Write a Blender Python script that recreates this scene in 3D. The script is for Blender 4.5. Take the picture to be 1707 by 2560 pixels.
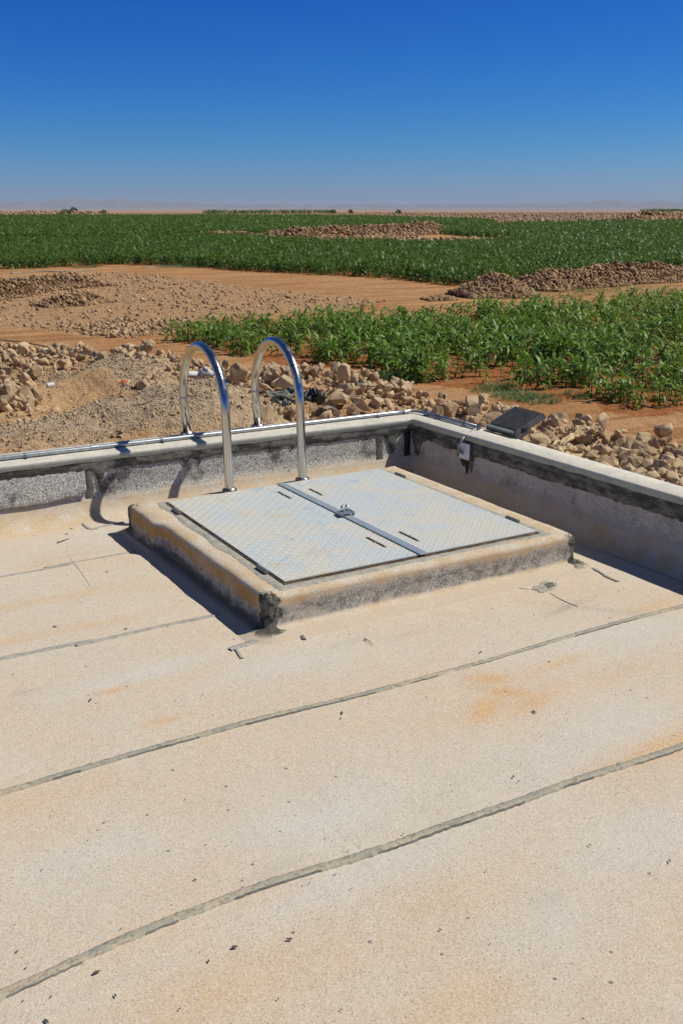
import bpy, bmesh, math, random
import numpy as np
from mathutils import Vector, Matrix, noise as mnoise
random.seed(7); RNG = np.random.default_rng(11)
for o in list(bpy.data.objects): bpy.data.objects.remove(o)
scene = bpy.context.scene
COL = scene.collection

# ---------------------------------------------------------------- camera
PITCH, YAW, EYE, FPX = 0.2894, 0.5282, 1.65, 2577.2
fw = Vector((math.sin(YAW)*math.cos(PITCH), math.cos(YAW)*math.cos(PITCH), -math.sin(PITCH)))
rt = Vector((math.cos(YAW), -math.sin(YAW), 0)); up = rt.cross(fw)
cd = bpy.data.cameras.new("Camera"); cam = bpy.data.objects.new("Camera", cd); COL.objects.link(cam)
cam.matrix_world = Matrix(((rt.x, up.x, -fw.x, 0), (rt.y, up.y, -fw.y, 0), (rt.z, up.z, -fw.z, EYE), (0, 0, 0, 1)))
cd.sensor_fit = 'VERTICAL'; cd.sensor_height = 36; cd.sensor_width = 24; cd.lens = 36*FPX/2560
cd.clip_start = 0.05; cd.clip_end = 120000
scene.camera = cam
scene.render.resolution_x = 682; scene.render.resolution_y = 1024

# ---------------------------------------------------------------- light
SA, SB = 0.76, 0.29                       # horizontal run of a shadow per metre of drop
sund = Vector((SA, -SB, 1)).normalized()
ELEV = math.asin(sund.z); AZ = math.atan2(sund.x, sund.y)
w = bpy.data.worlds.new("World"); scene.world = w; w.use_nodes = True
nt = w.node_tree; bg = nt.nodes['Background']
sk = nt.nodes.new('ShaderNodeTexSky'); sk.sky_type = 'NISHITA'; sk.sun_disc = False
sk.sun_elevation = ELEV; sk.sun_rotation = AZ; sk.altitude = 900; sk.air_density = 1.0; sk.dust_density = 0.3; sk.ozone_density = 6.0
# deepen the clear desert sky: red and green fall off faster with height than blue
sp_ = nt.nodes.new('ShaderNodeSeparateColor'); cb_ = nt.nodes.new('ShaderNodeCombineColor'); nt.links.new(sk.outputs[0], sp_.inputs[0])
def wm(op, a, b_):
    x = nt.nodes.new('ShaderNodeMath'); x.operation = op
    for i_, q_ in ((0, a), (1, b_)):
        if isinstance(q_, (int, float)): x.inputs[i_].default_value = q_
        else: nt.links.new(q_, x.inputs[i_])
    return x.outputs[0]
for ch, (ref, out_, pw) in enumerate(((2.0, .20, 2.9), (3.56, 2.45, 1.7))):
    v_ = wm('MULTIPLY', wm('POWER', wm('DIVIDE', sp_.outputs[ch], ref), pw), out_); nt.links.new(wm('MINIMUM', v_, wm('MULTIPLY', sp_.outputs[ch], 1.05)), cb_.inputs[ch])
nt.links.new(wm('MULTIPLY', sp_.outputs[2], 1.72), cb_.inputs[2])
gz_ = nt.nodes.new('ShaderNodeTexCoord'); sz_ = nt.nodes.new('ShaderNodeSeparateXYZ'); nt.links.new(gz_.outputs['Generated'], sz_.inputs[0])
mr_ = nt.nodes.new('ShaderNodeMapRange'); mr_.interpolation_type = 'SMOOTHSTEP'; nt.links.new(sz_.outputs[2], mr_.inputs[0])
for i_, q_ in ((1, .18), (2, .50), (3, 0), (4, 1)): mr_.inputs[i_].default_value = q_
mz_ = nt.nodes.new('ShaderNodeMix'); mz_.data_type = 'RGBA'; nt.links.new(mr_.outputs[0], mz_.inputs[0]); nt.links.new(cb_.outputs[0], mz_.inputs[6])
tn_ = nt.nodes.new('ShaderNodeMix'); tn_.data_type = 'RGBA'; tn_.blend_type = 'MULTIPLY'; tn_.inputs[0].default_value = 1; nt.links.new(sk.outputs[0], tn_.inputs[6]); tn_.inputs[7].default_value = (.72, .85, 1.0, 1)
nt.links.new(tn_.outputs[2], mz_.inputs[7])
nt.links.new(mz_.outputs[2], bg.inputs['Color']); bg.inputs['Strength'].default_value = 0.05
sl = bpy.data.lights.new("Sun", 'SUN'); sl.energy = 4.2; sl.angle = math.radians(0.55); sl.color = (1, 0.965, 0.87)
so = bpy.data.objects.new("Sun", sl); COL.objects.link(so); so.rotation_euler = sund.to_track_quat('Z', 'Y').to_euler(); so.location = sund*30
vs = scene.view_settings; vs.view_transform = 'Standard'; vs.look = 'None'; vs.gamma = 1; vs.exposure = 0.0; vs.use_curve_mapping = False
scene.render.engine = 'CYCLES'
try:
    scene.cycles.volume_bounces = 0; scene.cycles.max_bounces = 6
except Exception: pass

# ---------------------------------------------------------------- helpers
S_ = 1/0.9186
def ray(sx, sy):
    return rt*((sx-853.5)/FPX) - up*((sy-1280)/FPX) + fw
def atz(sx, sy, z):                       # world point at height z on the line of sight of a source pixel
    d = ray(sx, sy); t = (z-EYE)/d.z; return Vector((d.x*t, d.y*t, z))
def atx(sx, sy, x):
    d = ray(sx, sy); t = x/d.x; return Vector((x, d.y*t, EYE+d.z*t))
def D(x, y, z): return atz(x*S_, y*S_, z)
def lin(r, g, b):
    f = lambda c: (c/255/12.92) if c/255 <= 0.04045 else ((c/255+0.055)/1.055)**2.4
    return (f(r), f(g), f(b), 1)

def _h(i, j, s):
    n = (i*374761393 + j*668265263 + s*974634777) & 0xffffffff
    n = ((n ^ (n >> 13))*1274126177) & 0xffffffff
    return ((n ^ (n >> 16)) & 0xffff)/65535.0
def vnoise(x, y, s=0):
    x = np.asarray(x, float); y = np.asarray(y, float)
    xi = np.floor(x).astype(np.int64); yi = np.floor(y).astype(np.int64); fx = x-xi; fy = y-yi
    fx = fx*fx*(3-2*fx); fy = fy*fy*(3-2*fy)
    a = _h(xi, yi, s); b = _h(xi+1, yi, s); c = _h(xi, yi+1, s); d = _h(xi+1, yi+1, s)
    return (a*(1-fx)+b*fx)*(1-fy)+(c*(1-fx)+d*fx)*fy
def fbm(x, y, s=0, o=4):
    t = 0; a = 1; n = 0
    for k in range(o):
        t = t + a*(vnoise(x*2**k, y*2**k, s+k*17)-0.5); n += a; a *= .5
    return t/n*2
def sstep(a, b, x):
    t = np.clip((x-a)/(b-a), 0, 1); return t*t*(3-2*t)
def inpoly(px, py, poly):
    r = np.zeros(px.shape, bool); n = len(poly)
    for i in range(n):
        x0, y0 = poly[i]; x1, y1 = poly[(i+1) % n]
        c = ((y0 > py) != (y1 > py)) & (px < (x1-x0)*(py-y0)/(y1-y0+1e-12)+x0); r ^= c
    return r
def linedist(px, py, pts):                # distance to a polyline and side (+ = left of its direction), param index
    best = np.full(px.shape, 1e9); side = np.zeros(px.shape)
    for (x0, y0), (x1, y1) in zip(pts[:-1], pts[1:]):
        dx, dy = x1-x0, y1-y0; L = dx*dx+dy*dy
        t = np.clip(((px-x0)*dx+(py-y0)*dy)/L, 0, 1); ex = px-x0-t*dx; ey = py-y0-t*dy; d = np.hypot(ex, ey)
        m = d < best; best = np.where(m, d, best); side = np.where(m, np.sign(dx*(py-y0)-dy*(px-x0)), side)
    return best, side

def finish(me, name, mat, parent=None, smooth=False):
    if smooth: me.polygons.foreach_set('use_smooth', [True]*len(me.polygons))
    me.update(); o = bpy.data.objects.new(name, me); COL.objects.link(o)
    if mat: me.materials.append(mat)
    if parent: o.parent = parent
    return o
def npmesh(name, V, F, mat, parent=None, smooth=False, attrs=None):
    V = np.asarray(V, np.float32); F = np.asarray(F, np.int32); k = F.shape[1]
    me = bpy.data.meshes.new(name); me.vertices.add(len(V)); me.vertices.foreach_set('co', V.ravel())
    me.loops.add(F.size); me.loops.foreach_set('vertex_index', F.ravel())
    me.polygons.add(len(F)); me.polygons.foreach_set('loop_start', np.arange(0, F.size, k, dtype=np.int32))
    try: me.polygons.foreach_set('loop_total', np.full(len(F), k, np.int32))
    except Exception: pass
    me.update(calc_edges=True)
    for n, a in (attrs or {}).items():
        at = me.attributes.new(n, 'FLOAT', 'POINT'); at.data.foreach_set('value', np.asarray(a, np.float32).ravel())
    return finish(me, name, mat, parent, smooth)
def pymesh(name, V, F, mat, parent=None, smooth=False):
    me = bpy.data.meshes.new(name); me.from_pydata([tuple(v) for v in V], [], F); me.validate()
    return finish(me, name, mat, parent, smooth)
def bmobj(name, bm, mat, parent=None, smooth=False):
    bmesh.ops.recalc_face_normals(bm, faces=bm.faces)
    me = bpy.data.meshes.new(name); bm.to_mesh(me); bm.free(); return finish(me, name, mat, parent, smooth)
def gridF(nu, nv, wrapu=False, wrapv=False):
    i = np.arange(nu if wrapu else nu-1); j = np.arange(nv if wrapv else nv-1); I, J = np.meshgrid(i, j, indexing='ij')
    a = I*nv+J; b = ((I+1) % nu)*nv+J; c = ((I+1) % nu)*nv+(J+1) % nv; d = I*nv+(J+1) % nv
    return np.stack([a, b, c, d], -1).reshape(-1, 4)
def box(bm, c, s, rot=None, bevel=0):
    r = bmesh.ops.create_cube(bm, size=1.0); vs_ = r['verts']
    for v in vs_: v.co = Vector((v.co.x*s[0], v.co.y*s[1], v.co.z*s[2]))
    if bevel:
        es = list({e for v in vs_ for e in v.link_edges}); rr = bmesh.ops.bevel(bm, geom=es, offset=bevel, segments=2, affect='EDGES', profile=.5)
        vs_ = list({v for f in rr['faces'] for v in f.verts} | {v for v in vs_ if v.is_valid})
    for v in vs_:
        co = v.co.copy()
        if rot is not None: co = rot @ co
        v.co = co + Vector(c)
def tube(bm, path, r, seg=12, cap=True):
    path = [Vector(p) for p in path]; rings = []; n = len(path); prev = None
    for i, p in enumerate(path):
        t = (path[min(i+1, n-1)]-path[max(i-1, 0)]).normalized()
        if prev is None:
            a = Vector((0, 0, 1)) if abs(t.z) < .9 else Vector((1, 0, 0)); u = t.cross(a).normalized()
        else: u = (prev - t*prev.dot(t)).normalized()
        prev = u; v = t.cross(u); rr = r[i] if hasattr(r, '__len__') else r
        rings.append([bm.verts.new(p+u*rr*math.cos(2*math.pi*k/seg)+v*rr*math.sin(2*math.pi*k/seg)) for k in range(seg)])
    for a, b in zip(rings[:-1], rings[1:]):
        for k in range(seg): bm.faces.new((a[k], a[(k+1) % seg], b[(k+1) % seg], b[k]))
    if cap: bm.faces.new(rings[0][::-1]); bm.faces.new(rings[-1])
def spline(pts, n=8):
    P = [Vector(p) for p in pts]; P = [2*P[0]-P[1]]+P+[2*P[-1]-P[-2]]; out = []
    for i in range(1, len(P)-2):
        for k in range(n):
            t = k/n; a, b, c, d = P[i-1], P[i], P[i+1], P[i+2]
            out.append(.5*((2*b)+(c-a)*t+(2*a-5*b+4*c-d)*t*t+(3*b-a-3*c+d)*t**3))
    out.append(P[-2]); return out
def tag(o, label=None, cat=None, group=None, kind=None):
    if label: o['label'] = label
    if cat: o['category'] = cat
    if group: o['group'] = group
    if kind: o['kind'] = kind
    return o
def empty(name, loc, label, cat, group=None):
    o = bpy.data.objects.new(name, None); COL.objects.link(o); o.location = loc; o.empty_display_size = .1
    bpy.context.view_layer.update(); return tag(o, label, cat, group)
def hang(o, root):                        # parent an object modelled in world coordinates
    o.parent = root; o.matrix_parent_inverse = Matrix.Translation(-Vector(root.location)); return o

# ---------------------------------------------------------------- node helpers
class NB:
    def __init__(s, name, rough=.9, spec=.3):
        s.m = bpy.data.materials.new(name); s.m.use_nodes = True; s.t = s.m.node_tree; s.p = s.t.nodes['Principled BSDF']
        s.p.inputs['Roughness'].default_value = rough; s.p.inputs['Specular IOR Level'].default_value = spec
        s.tc = s.t.nodes.new('ShaderNodeTexCoord').outputs['Object']
        s.geo = s.t.nodes.new('ShaderNodeNewGeometry')
    def n(s, ty, **k):
        x = s.t.nodes.new(ty)
        for a, b in k.items(): setattr(x, a, b)
        return x
    def link(s, a, b): s.t.links.new(a, b)
    def set(s, sock, v):
        if hasattr(v, 'is_linked') or hasattr(v, 'links'): s.link(v, sock)
        else: sock.default_value = v
    def noise(s, scale, detail=4, rough=.55, vec=None, dist=0, dim='3D'):
        x = s.n('ShaderNodeTexNoise'); s.link(vec or s.tc, x.inputs['Vector']); x.inputs['Scale'].default_value = scale
        x.inputs['Detail'].default_value = detail; x.inputs['Roughness'].default_value = rough; x.inputs['Distortion'].default_value = dist
        return x.outputs['Fac']
    def voro(s, scale, out='Distance', vec=None, feature='F1', rnd=1):
        x = s.n('ShaderNodeTexVoronoi', feature=feature); s.link(vec or s.tc, x.inputs['Vector']); x.inputs['Scale'].default_value = scale
        x.inputs['Randomness'].default_value = rnd; return x.outputs[out]
    def ramp(s, v, a, b, ca=0., cb=1.):   # smooth map range
        x = s.n('ShaderNodeMapRange', interpolation_type='SMOOTHSTEP'); s.set(x.inputs[0], v)
        for i, q in zip((1, 2, 3, 4), (a, b, ca, cb)): x.inputs[i].default_value = q
        return x.outputs[0]
    def math(s, op, a, b=0.5, clamp=False):
        x = s.n('ShaderNodeMath', operation=op, use_clamp=clamp); s.set(x.inputs[0], a); s.set(x.inputs[1], b); return x.outputs[0]
    def mix(s, f, a, b, mode='MIX'):
        x = s.n('ShaderNodeMix', data_type='RGBA', blend_type=mode); s.set(x.inputs[0], f); s.set(x.inputs[6], a); s.set(x.inputs[7], b); return x.outputs[2]
    def attr(s, name): x = s.n('ShaderNodeAttribute', attribute_name=name); return x.outputs['Fac']
    def sep(s, v): x = s.n('ShaderNodeSeparateXYZ'); s.link(v, x.inputs[0]); return x.outputs
    def scalev(s, sc, vec=None):
        x = s.n('ShaderNodeMapping'); s.link(vec or s.tc, x.inputs[0]); x.inputs['Scale'].default_value = sc; return x.outputs[0]
    def bump(s, h, dist, strength=1, normal=None):
        x = s.n('ShaderNodeBump'); s.link(h, x.inputs['Height']); x.inputs['Distance'].default_value = dist; x.inputs['Strength'].default_value = strength
        if normal: s.link(normal, x.inputs['Normal'])
        s.link(x.outputs[0], s.p.inputs['Normal']); return x.outputs[0]
    def color(s, c): s.set(s.p.inputs['Base Color'], c); return s

def felt_mat(name, kind):
    """mineral-granule roofing felt; kind: deck, wall, curb"""
    b = NB(name, .95, .15)
    fine = b.noise(420, 3, .7); cell = b.voro(300, 'Color'); cs = b.n('ShaderNodeSeparateColor'); b.link(cell, cs.inputs[0]); gran = cs.outputs[0]
    med = b.noise(110, 4, .7); big = b.noise(1.7, 6, .62, dist=.3); mid = b.noise(7, 5, .65)
    nz = b.sep(b.geo.outputs['Normal'])[2]; z = b.sep(b.tc)[2]
    if kind == 'deck':
        dust = b.mix(b.ramp(big, .36, .66), (.65, .545, .41, 1), (.67, .51, .35, 1))
        dust = b.mix(b.ramp(mid, .45, .72, 0, .35), dust, (.61, .53, .425, 1))
        dust = b.mix(b.ramp(b.noise(23, 5, .7), .35, .65, 0, .22), dust, (.46, .385, .30, 1)); dust = b.mix(b.ramp(b.noise(.8, 6, .7, dist=1.2), .54, .60, 0, .22), dust, (.68, .60, .50, 1))
        dust = b.mix(b.attr('stain'), dust, (.66, .375, .14, 1))
        dust = b.mix(b.attr('pale'), dust, (.63, .57, .48, 1))
        speck = b.mix(b.ramp(gran, .80, .97), (.78, .76, .72, 1), (.22, .20, .18, 1))
        speckf = b.ramp(med, .42, .64, .25, .62)
        col = b.mix(b.math('MULTIPLY', b.ramp(gran, .62, .8), speckf), dust, speck)
        col = b.mix(b.ramp(gran, 0, .28, .5, 0), col, (.82, .76, .66, 1))
        sc = b.n('ShaderNodeTexVoronoi', feature='F1'); b.link(b.tc, sc.inputs['Vector']); sc.inputs['Scale'].default_value = 42
        c2 = b.n('ShaderNodeSeparateColor'); b.link(sc.outputs['Color'], c2.inputs[0])
        thr = b.ramp(b.math('MULTIPLY', c2.outputs[1], b.ramp(b.noise(1.3, 3), .35, .6, .93, 1)), .90, 1, 0, .24)
        dots = b.math('LESS_THAN', sc.outputs['Distance'], thr)
        col = b.mix(b.math('MULTIPLY', dots, .8), col, (.16, .145, .13, 1))
        clus = b.math('MULTIPLY', b.ramp(b.noise(2.6, 3), .52, .68), b.ramp(b.noise(160, 2, .6), .58, .68))
        col = b.mix(b.math('MULTIPLY', clus, .55), col, (.23, .21, .19, 1))
        col = b.mix(b.attr('grime'), col, (.30, .28, .25, 1))
        b.color(col); h = b.math('ADD', b.math('MULTIPLY', fine, .5), b.math('MULTIPLY', med, .5)); h = b.math('ADD', h, b.math('MULTIPLY', mid, 1.0))
        b.bump(h, .0035, .8)
    else:
        g = b.mix(b.ramp(gran, .20, .70), (.22, .205, .18, 1), (.80, .77, .70, 1))
        g = b.mix(b.ramp(b.noise(170, 2, .6), .36, .50, .6, 0), g, (.05, .046, .042, 1)) if kind == 'wall' else b.mix(b.ramp(b.noise(170, 2, .6), .42, .6, .6, 0), g, (.07, .06, .05, 1))
        blk = b.ramp(b.noise(5.5, 5, .65), .54, .70, 0, .8)
        g = b.mix(blk, g, (.045, .042, .04, 1))
        dustc = b.mix(b.ramp(b.noise(9, 4), .38, .62), (.64, .54, .41, 1), (.62, .45, .27, 1))
        dustc = b.mix(b.ramp(gran, .7, .95, 0, .5), dustc, (.28, .25, .22, 1)); dustc = b.mix(b.ramp(gran, 0, .25, .5, 0), dustc, (.80, .77, .70, 1))
        flat = b.ramp(nz, .18, .75)
        if kind == 'wall':
            foot = b.ramp(b.math('ADD', z, b.math('MULTIPLY', b.math('SUBTRACT', mid, .5), .09)), .075, .125, 1, 0)
            f = b.math('MAXIMUM', flat, b.math('MULTIPLY', foot, .85))
            vert = b.ramp(b.noise(9, 3, .6, b.scalev((4, 4, .7))), .63, .72, 0, .6)
            g = b.mix(vert, g, (.05, .047, .043, 1))
            g = b.mix(b.math('MULTIPLY', b.attr('pale'), 1.2), g, b.mix(b.ramp(mid, .4, .65), (.60, .54, .46, 1), (.42, .37, .32, 1)))
        else:
            x, y, _ = b.sep(b.tc)[:3] if False else (b.sep(b.tc)[0], b.sep(b.tc)[1], 0)
            left = b.math('LESS_THAN', x, 1.71)
            zz = b.math('ADD', z, b.math('MULTIPLY', b.math('SUBTRACT', mid, .5), .12))
            lowdust = b.math('MULTIPLY', left, b.ramp(zz, .070, .095))
            toplip = b.ramp(zz, .105, .140)
            foot = b.ramp(zz, .014, .030, .9, 0)
            pallid = b.mix(b.ramp(b.noise(26, 4, .65), .35, .6), (.22, .19, .165, 1), (.56, .48, .38, 1))
            g = b.mix(b.math('MAXIMUM', b.math('MULTIPLY', left, .7), b.ramp(b.noise(4, 4, .6), .38, .62, .25, .8)), g, pallid)
            f = b.math('MAXIMUM', b.math('MAXIMUM', flat, foot), b.math('MAXIMUM', b.math('MULTIPLY', lowdust, .95), b.math('MULTIPLY', toplip, .9)))
            deep = b.math('MULTIPLY', b.math('MAXIMUM', lowdust, b.math('MULTIPLY', toplip, .7)), b.ramp(nz, .1, .6, 1, 0))
            dustc = b.mix(b.ramp(z, .017, .024, .85, 0), dustc, b.mix(b.ramp(gran, .7, .95, 0, .4), (.60, .49, .365, 1), (.3, .27, .23, 1)))
            dustc = b.mix(b.math('MULTIPLY', deep, b.ramp(b.noise(6, 3), .3, .5, .5, 1)), dustc, (.50, .29, .11, 1))
        col = b.mix(f, g, dustc)
        if kind == 'curb':                    # bitumen brushed over three corners, ragged edge
            nse = b.math('MULTIPLY', b.math('SUBTRACT', b.noise(22, 5, .65), .5), .16); tot = None
            for cx_, cy_, rr_, kx, ky in ((1.668, 3.452, .062, 1, 1), (3.30, 3.452, .045, 1, .7), (1.64, 5.02, .05, 1, 1)):
                dx_ = b.math('MULTIPLY', b.math('SUBTRACT', x, cx_), kx); dy_ = b.math('MULTIPLY', b.math('SUBTRACT', y, cy_), ky)
                d_ = b.math('ADD', b.math('SQRT', b.math('ADD', b.math('MULTIPLY', dx_, dx_), b.math('MULTIPLY', dy_, dy_)), 0), nse)
                m_ = b.ramp(d_, rr_-.008, rr_+.006, 1, 0); tot = m_ if tot is None else b.math('MAXIMUM', tot, m_)
            tot = b.math('MULTIPLY', tot, b.ramp(z, .004, .02))
            col = b.mix(tot, col, b.mix(b.ramp(b.noise(40, 4, .6), .4, .6), (.05, .048, .04, 1), (.19, .18, .145, 1)))
            low = b.math('MULTIPLY', left, b.ramp(zz, .030, .055, .75, 0)); col = b.mix(b.math('MULTIPLY', low, b.ramp(z, .012, .022)), col, (.09, .085, .065, 1))
            crack = b.ramp(b.math('ABSOLUTE', b.math('SUBTRACT', zz, .088)), .001, .005, .35, 0); col = b.mix(b.math('MULTIPLY', crack, b.math('SUBTRACT', 1, left)), col, (.09, .075, .06, 1))
        b.color(col); h = b.math('ADD', b.math('MULTIPLY', gran, .5), b.math('MULTIPLY', med, .6)); h = b.math('ADD', h, b.math('MULTIPLY', mid, 1.5)); b.bump(h, .0025, .4)
    return b.m

def simple(name, c1, c2, scale=30, rough=.8, spec=.3, metal=0, bump=.001, bscale=None, c3=None, s3=200):
    b = NB(name, rough, spec); f = b.ramp(b.noise(scale, 5, .6), .35, .65); c = b.mix(f, c1, c2)
    if c3: c = b.mix(b.ramp(b.noise(s3, 3, .6), .52, .68, 0, .7), c, c3)
    b.color(c); b.p.inputs['Metallic'].default_value = metal
    if bump: b.bump(b.noise(bscale or scale*3, 4, .6), bump)
    return b.m

M = {}
M['deck'] = felt_mat('roof_felt', 'deck'); M['wall'] = felt_mat('wall_felt', 'wall'); M['curb'] = felt_mat('curb_felt', 'curb')
M['cement'] = simple('cement_coping', (.70, .64, .53, 1), (.60, .56, .47, 1), 9, .85, .2, bump=.0015, bscale=60, c3=(.44, .43, .38, 1), s3=45)
M['cement_edge'] = simple('cement_edge', (.38, .40, .345, 1), (.48, .49, .42, 1), 14, .8, .2, bump=.0015, bscale=50, c3=(.36, .37, .32, 1), s3=60)
b = NB('bitumen', .5, .35)
bc = b.mix(b.ramp(b.noise(9, 5, .65, b.scalev((1, 1, 3))), .40, .62), (.05, .047, .04, 1), (.20, .195, .165, 1))
bc = b.mix(b.ramp(b.noise(30, 3, .6), .60, .72, 0, .35), bc, (.17, .14, .10, 1)); b.color(bc); b.bump(b.noise(35, 5, .65, b.scalev((1, 1, 2.5))), .006); M['tar'] = b.m
M['tar_black'] = simple('tar_black', (.012, .011, .01, 1), (.03, .028, .026, 1), 20, .45, .4, bump=.003)
b = NB('seam_bitumen', .7, .25)
sc1 = b.mix(b.ramp(b.noise(12, 5, .65, b.scalev((.35, 1, 1))), .40, .60), (.37, .345, .275, 1), (.48, .405, .29, 1))
sc1 = b.mix(b.ramp(b.noise(60, 3, .6), .50, .66, 0, .55), sc1, (.17, .17, .145, 1)); sc1 = b.mix(b.ramp(b.noise(7, 3, .6), .62, .70, 0, .7), sc1, (.62, .52, .40, 1))
b.color(sc1); b.bump(b.noise(50, 4, .6), .004); M['seam'] = b.m
M['tarpatch'] = simple('bitumen_patch', (.13, .13, .11, 1), (.21, .20, .17, 1), 14, .65, .3, bump=.003, bscale=40, c3=(.05, .048, .042, 1), s3=28)
M['tarpatch2'] = simple('bitumen_grey', (.34, .325, .275, 1), (.46, .415, .34, 1), 18, .75, .3, bump=.003, bscale=40, c3=(.22, .21, .18, 1), s3=60)
# metals
b = NB('stainless', .14, .5); b.p.inputs['Metallic'].default_value = 1.0
b.color(b.mix(b.ramp(b.noise(12, 4, .6, b.scalev((1, 1, .25))), .35, .7), (.60, .585, .545, 1), (.50, .48, .44, 1))); b.set(b.p.inputs['Roughness'], b.ramp(b.noise(25, 4), .3, .7, .15, .32)); M['steel'] = b.m
b = NB('flange_steel', .3, .5); b.p.inputs['Metallic'].default_value = 1.0
b.color(b.mix(b.ramp(b.noise(60, 4, .6), .4, .65), (.55, .53, .48, 1), (.36, .34, .30, 1))); M['flange'] = b.m
b = NB('galvanized', .42, .5); b.p.inputs['Metallic'].default_value = .9
b.color(b.mix(b.ramp(b.noise(30, 4, .6), .35, .7), (.50, .52, .52, 1), (.36, .39, .41, 1))); M['galv'] = b.m
b = NB('tread_plate', .5, .5); b.p.inputs['Metallic'].default_value = .08
pc = b.mix(b.ramp(b.noise(3.2, 6, .65, dist=.4), .42, .62), (.60, .63, .61, 1), (.68, .64, .53, 1))
pc = b.mix(b.ramp(b.noise(5.5, 6, .7, dist=.6), .56, .70, 0, .8), pc, (.38, .50, .62, 1))
pc = b.mix(b.ramp(b.noise(3.0, 4, .6, dist=.2), .60, .74, 0, .6), pc, (.65, .50, .30, 1))
pc = b.mix(b.ramp(b.noise(130, 3, .6), .45, .7, 0, .25), pc, (.40, .42, .42, 1)); b.color(pc); b.bump(b.noise(90, 4, .6), .0008); M['plate'] = b.m
M['strip'] = simple('strip_zinc', (.52, .60, .63, 1), (.60, .65, .65, 1), 14, .42, .5, .6, bump=.0005)
M['rust'] = simple('rusty_angle', (.13, .075, .04, 1), (.30, .20, .12, 1), 22, .7, .3, .3, bump=.001)
M['slot'] = simple('recess_shade', (.015, .014, .013, 1), (.035, .03, .028, 1), 40, .9, .1, bump=0)  # near-black colour standing in for shade inside slots and fin gaps
M['hinge'] = simple('hinge_steel', (.30, .29, .26, 1), (.42, .38, .32, 1), 40, .5, .5, .6, bump=.0006)
M['black'] = simple('black_paint', (.06, .06, .063, 1), (.10, .10, .105, 1), 30, .45, .4, 0, bump=.0005)
M['blackedge'] = simple('grey_cast', (.045, .048, .052, 1), (.09, .092, .095, 1), 20, .5, .4, 0, bump=.0005)
M['cable'] = simple('flex_conduit', (.34, .35, .31, 1), (.24, .25, .22, 1), 60, .4, .5, .2, bump=.0005)
M['white'] = simple('white_plastic', (.86, .87, .90, 1), (.78, .80, .84, 1), 25, .5, .4, bump=.0004)
M['clothdark'] = simple('dark_cloth', (.09, .095, .08, 1), (.24, .235, .19, 1), 8, .8, .3, bump=.002)
M['clothtan'] = simple('tan_sheet', (.62, .47, .27, 1), (.50, .36, .19, 1), 10, .7, .3, bump=.002)
M['clothwhite'] = simple('white_sheet', (.72, .70, .66, 1), (.55, .52, .47, 1), 12, .6, .4, bump=.002)
M['orange'] = simple('orange_plastic', (.70, .13, .04, 1), (.52, .09, .03, 1), 12, .5, .4, bump=.001)
M['pipe'] = simple('grey_hose', (.20, .18, .16, 1), (.32, .27, .22, 1), 3, .6, .3, bump=.001)
M['stick'] = simple('dry_stem', (.20, .15, .10, 1), (.10, .08, .06, 1), 60, .9, .2, bump=.0005)
M['pebble'] = simple('dark_pebble', (.07, .065, .06, 1), (.19, .17, .15, 1), 40, .9, .2, bump=.001)
M['paving'] = simple('cement_render', (.40, .37, .31, 1), (.48, .44, .37, 1), 3, .9, .2, bump=.002)

def rock_mat(name, ca, cb, cc, bs=18):
    b = NB(name, .95, .15)
    oi = b.n('ShaderNodeObjectInfo').outputs['Random']; rnd = b.math('FRACT', b.math('ADD', b.geo.outputs['Random Per Island'], oi))
    c = b.mix(b.ramp(rnd, .15, .9), ca, cb); c = b.mix(b.ramp(b.noise(bs*.5, 5, .65), .48, .7, 0, .6), c, cc)
    c = b.mix(b.ramp(b.noise(bs*4, 4, .6), .45, .7, 0, .3), c, tuple(x*.55 for x in cc[:3])+(1,))
    b.color(c); b.bump(b.noise(bs, 6, .7), .02, .45); return b.m
M['rock'] = rock_mat('limestone', (.60, .435, .26, 1), (.38, .255, .145, 1), (.64, .50, .34, 1))
M['fieldrock'] = rock_mat('field_stone', (.38, .245, .135, 1), (.53, .36, .21, 1), (.26, .175, .11, 1), 10)
M['darkrock'] = rock_mat('heap_stone', (.30, .18, .095, 1), (.45, .295, .165, 1), (.17, .115, .07, 1), 8)
M['gravel'] = rock_mat('gravel_chip', (.64, .50, .345, 1), (.50, .38, .26, 1), (.66, .57, .47, 1), 30)
M['spall'] = rock_mat('rubble_chip', (.50, .355, .21, 1), (.38, .26, .15, 1), (.54, .42, .28, 1), 30)

# ================================================================ TERRAIN
Z0, ZC = -2.15, -0.95
def W2(pts, z): return [tuple(D(x, y, z)[:2]) for x, y in pts]
CREST = W2([(-900, 720), (-300, 765), (0, 797), (150, 815), (300, 838), (400, 855), (560, 885), (700, 905), (850, 922), (950, 935), (1100, 957), (1250, 990), (1400, 1014), (1568, 1050), (1800, 1100), (2300, 1230)], ZC)
MOUNDS = [  # display pixel, z, radius along/across, height, gravel amount
    (260, 856, -.9, 1.15, .30, 1.0), (330, 930, -.7, 1.0, .36, 1.0), (425, 940, -.7, .8, .30, 1.0), (150, 975, -.85, 1.0, .16, .9), (545, 930, -.7, .75, .36, .9),
    (600, 905, -.8, .9, .2, .1), (790, 918, -.8, .8, .24, .0), (890, 938, -.8, .8, .10, .0), (700, 900, -.85, .9, .2, .0), (330, 885, -.85, .8, .2, .1)]
MW = [(*D(x, y, z)[:2], r, h, g) for x, y, z, r, h, g in MOUNDS]
BANKP = CREST+[(60, -60), (-90, -60), (-90, CREST[0][1])]
def crestd(x, y):                         # distance inside (+) or outside (-) the crest of the rubble bank
    d, _ = linedist(x, y, CREST); return np.where(inpoly(x, y, BANKP), d, -d)
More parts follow.
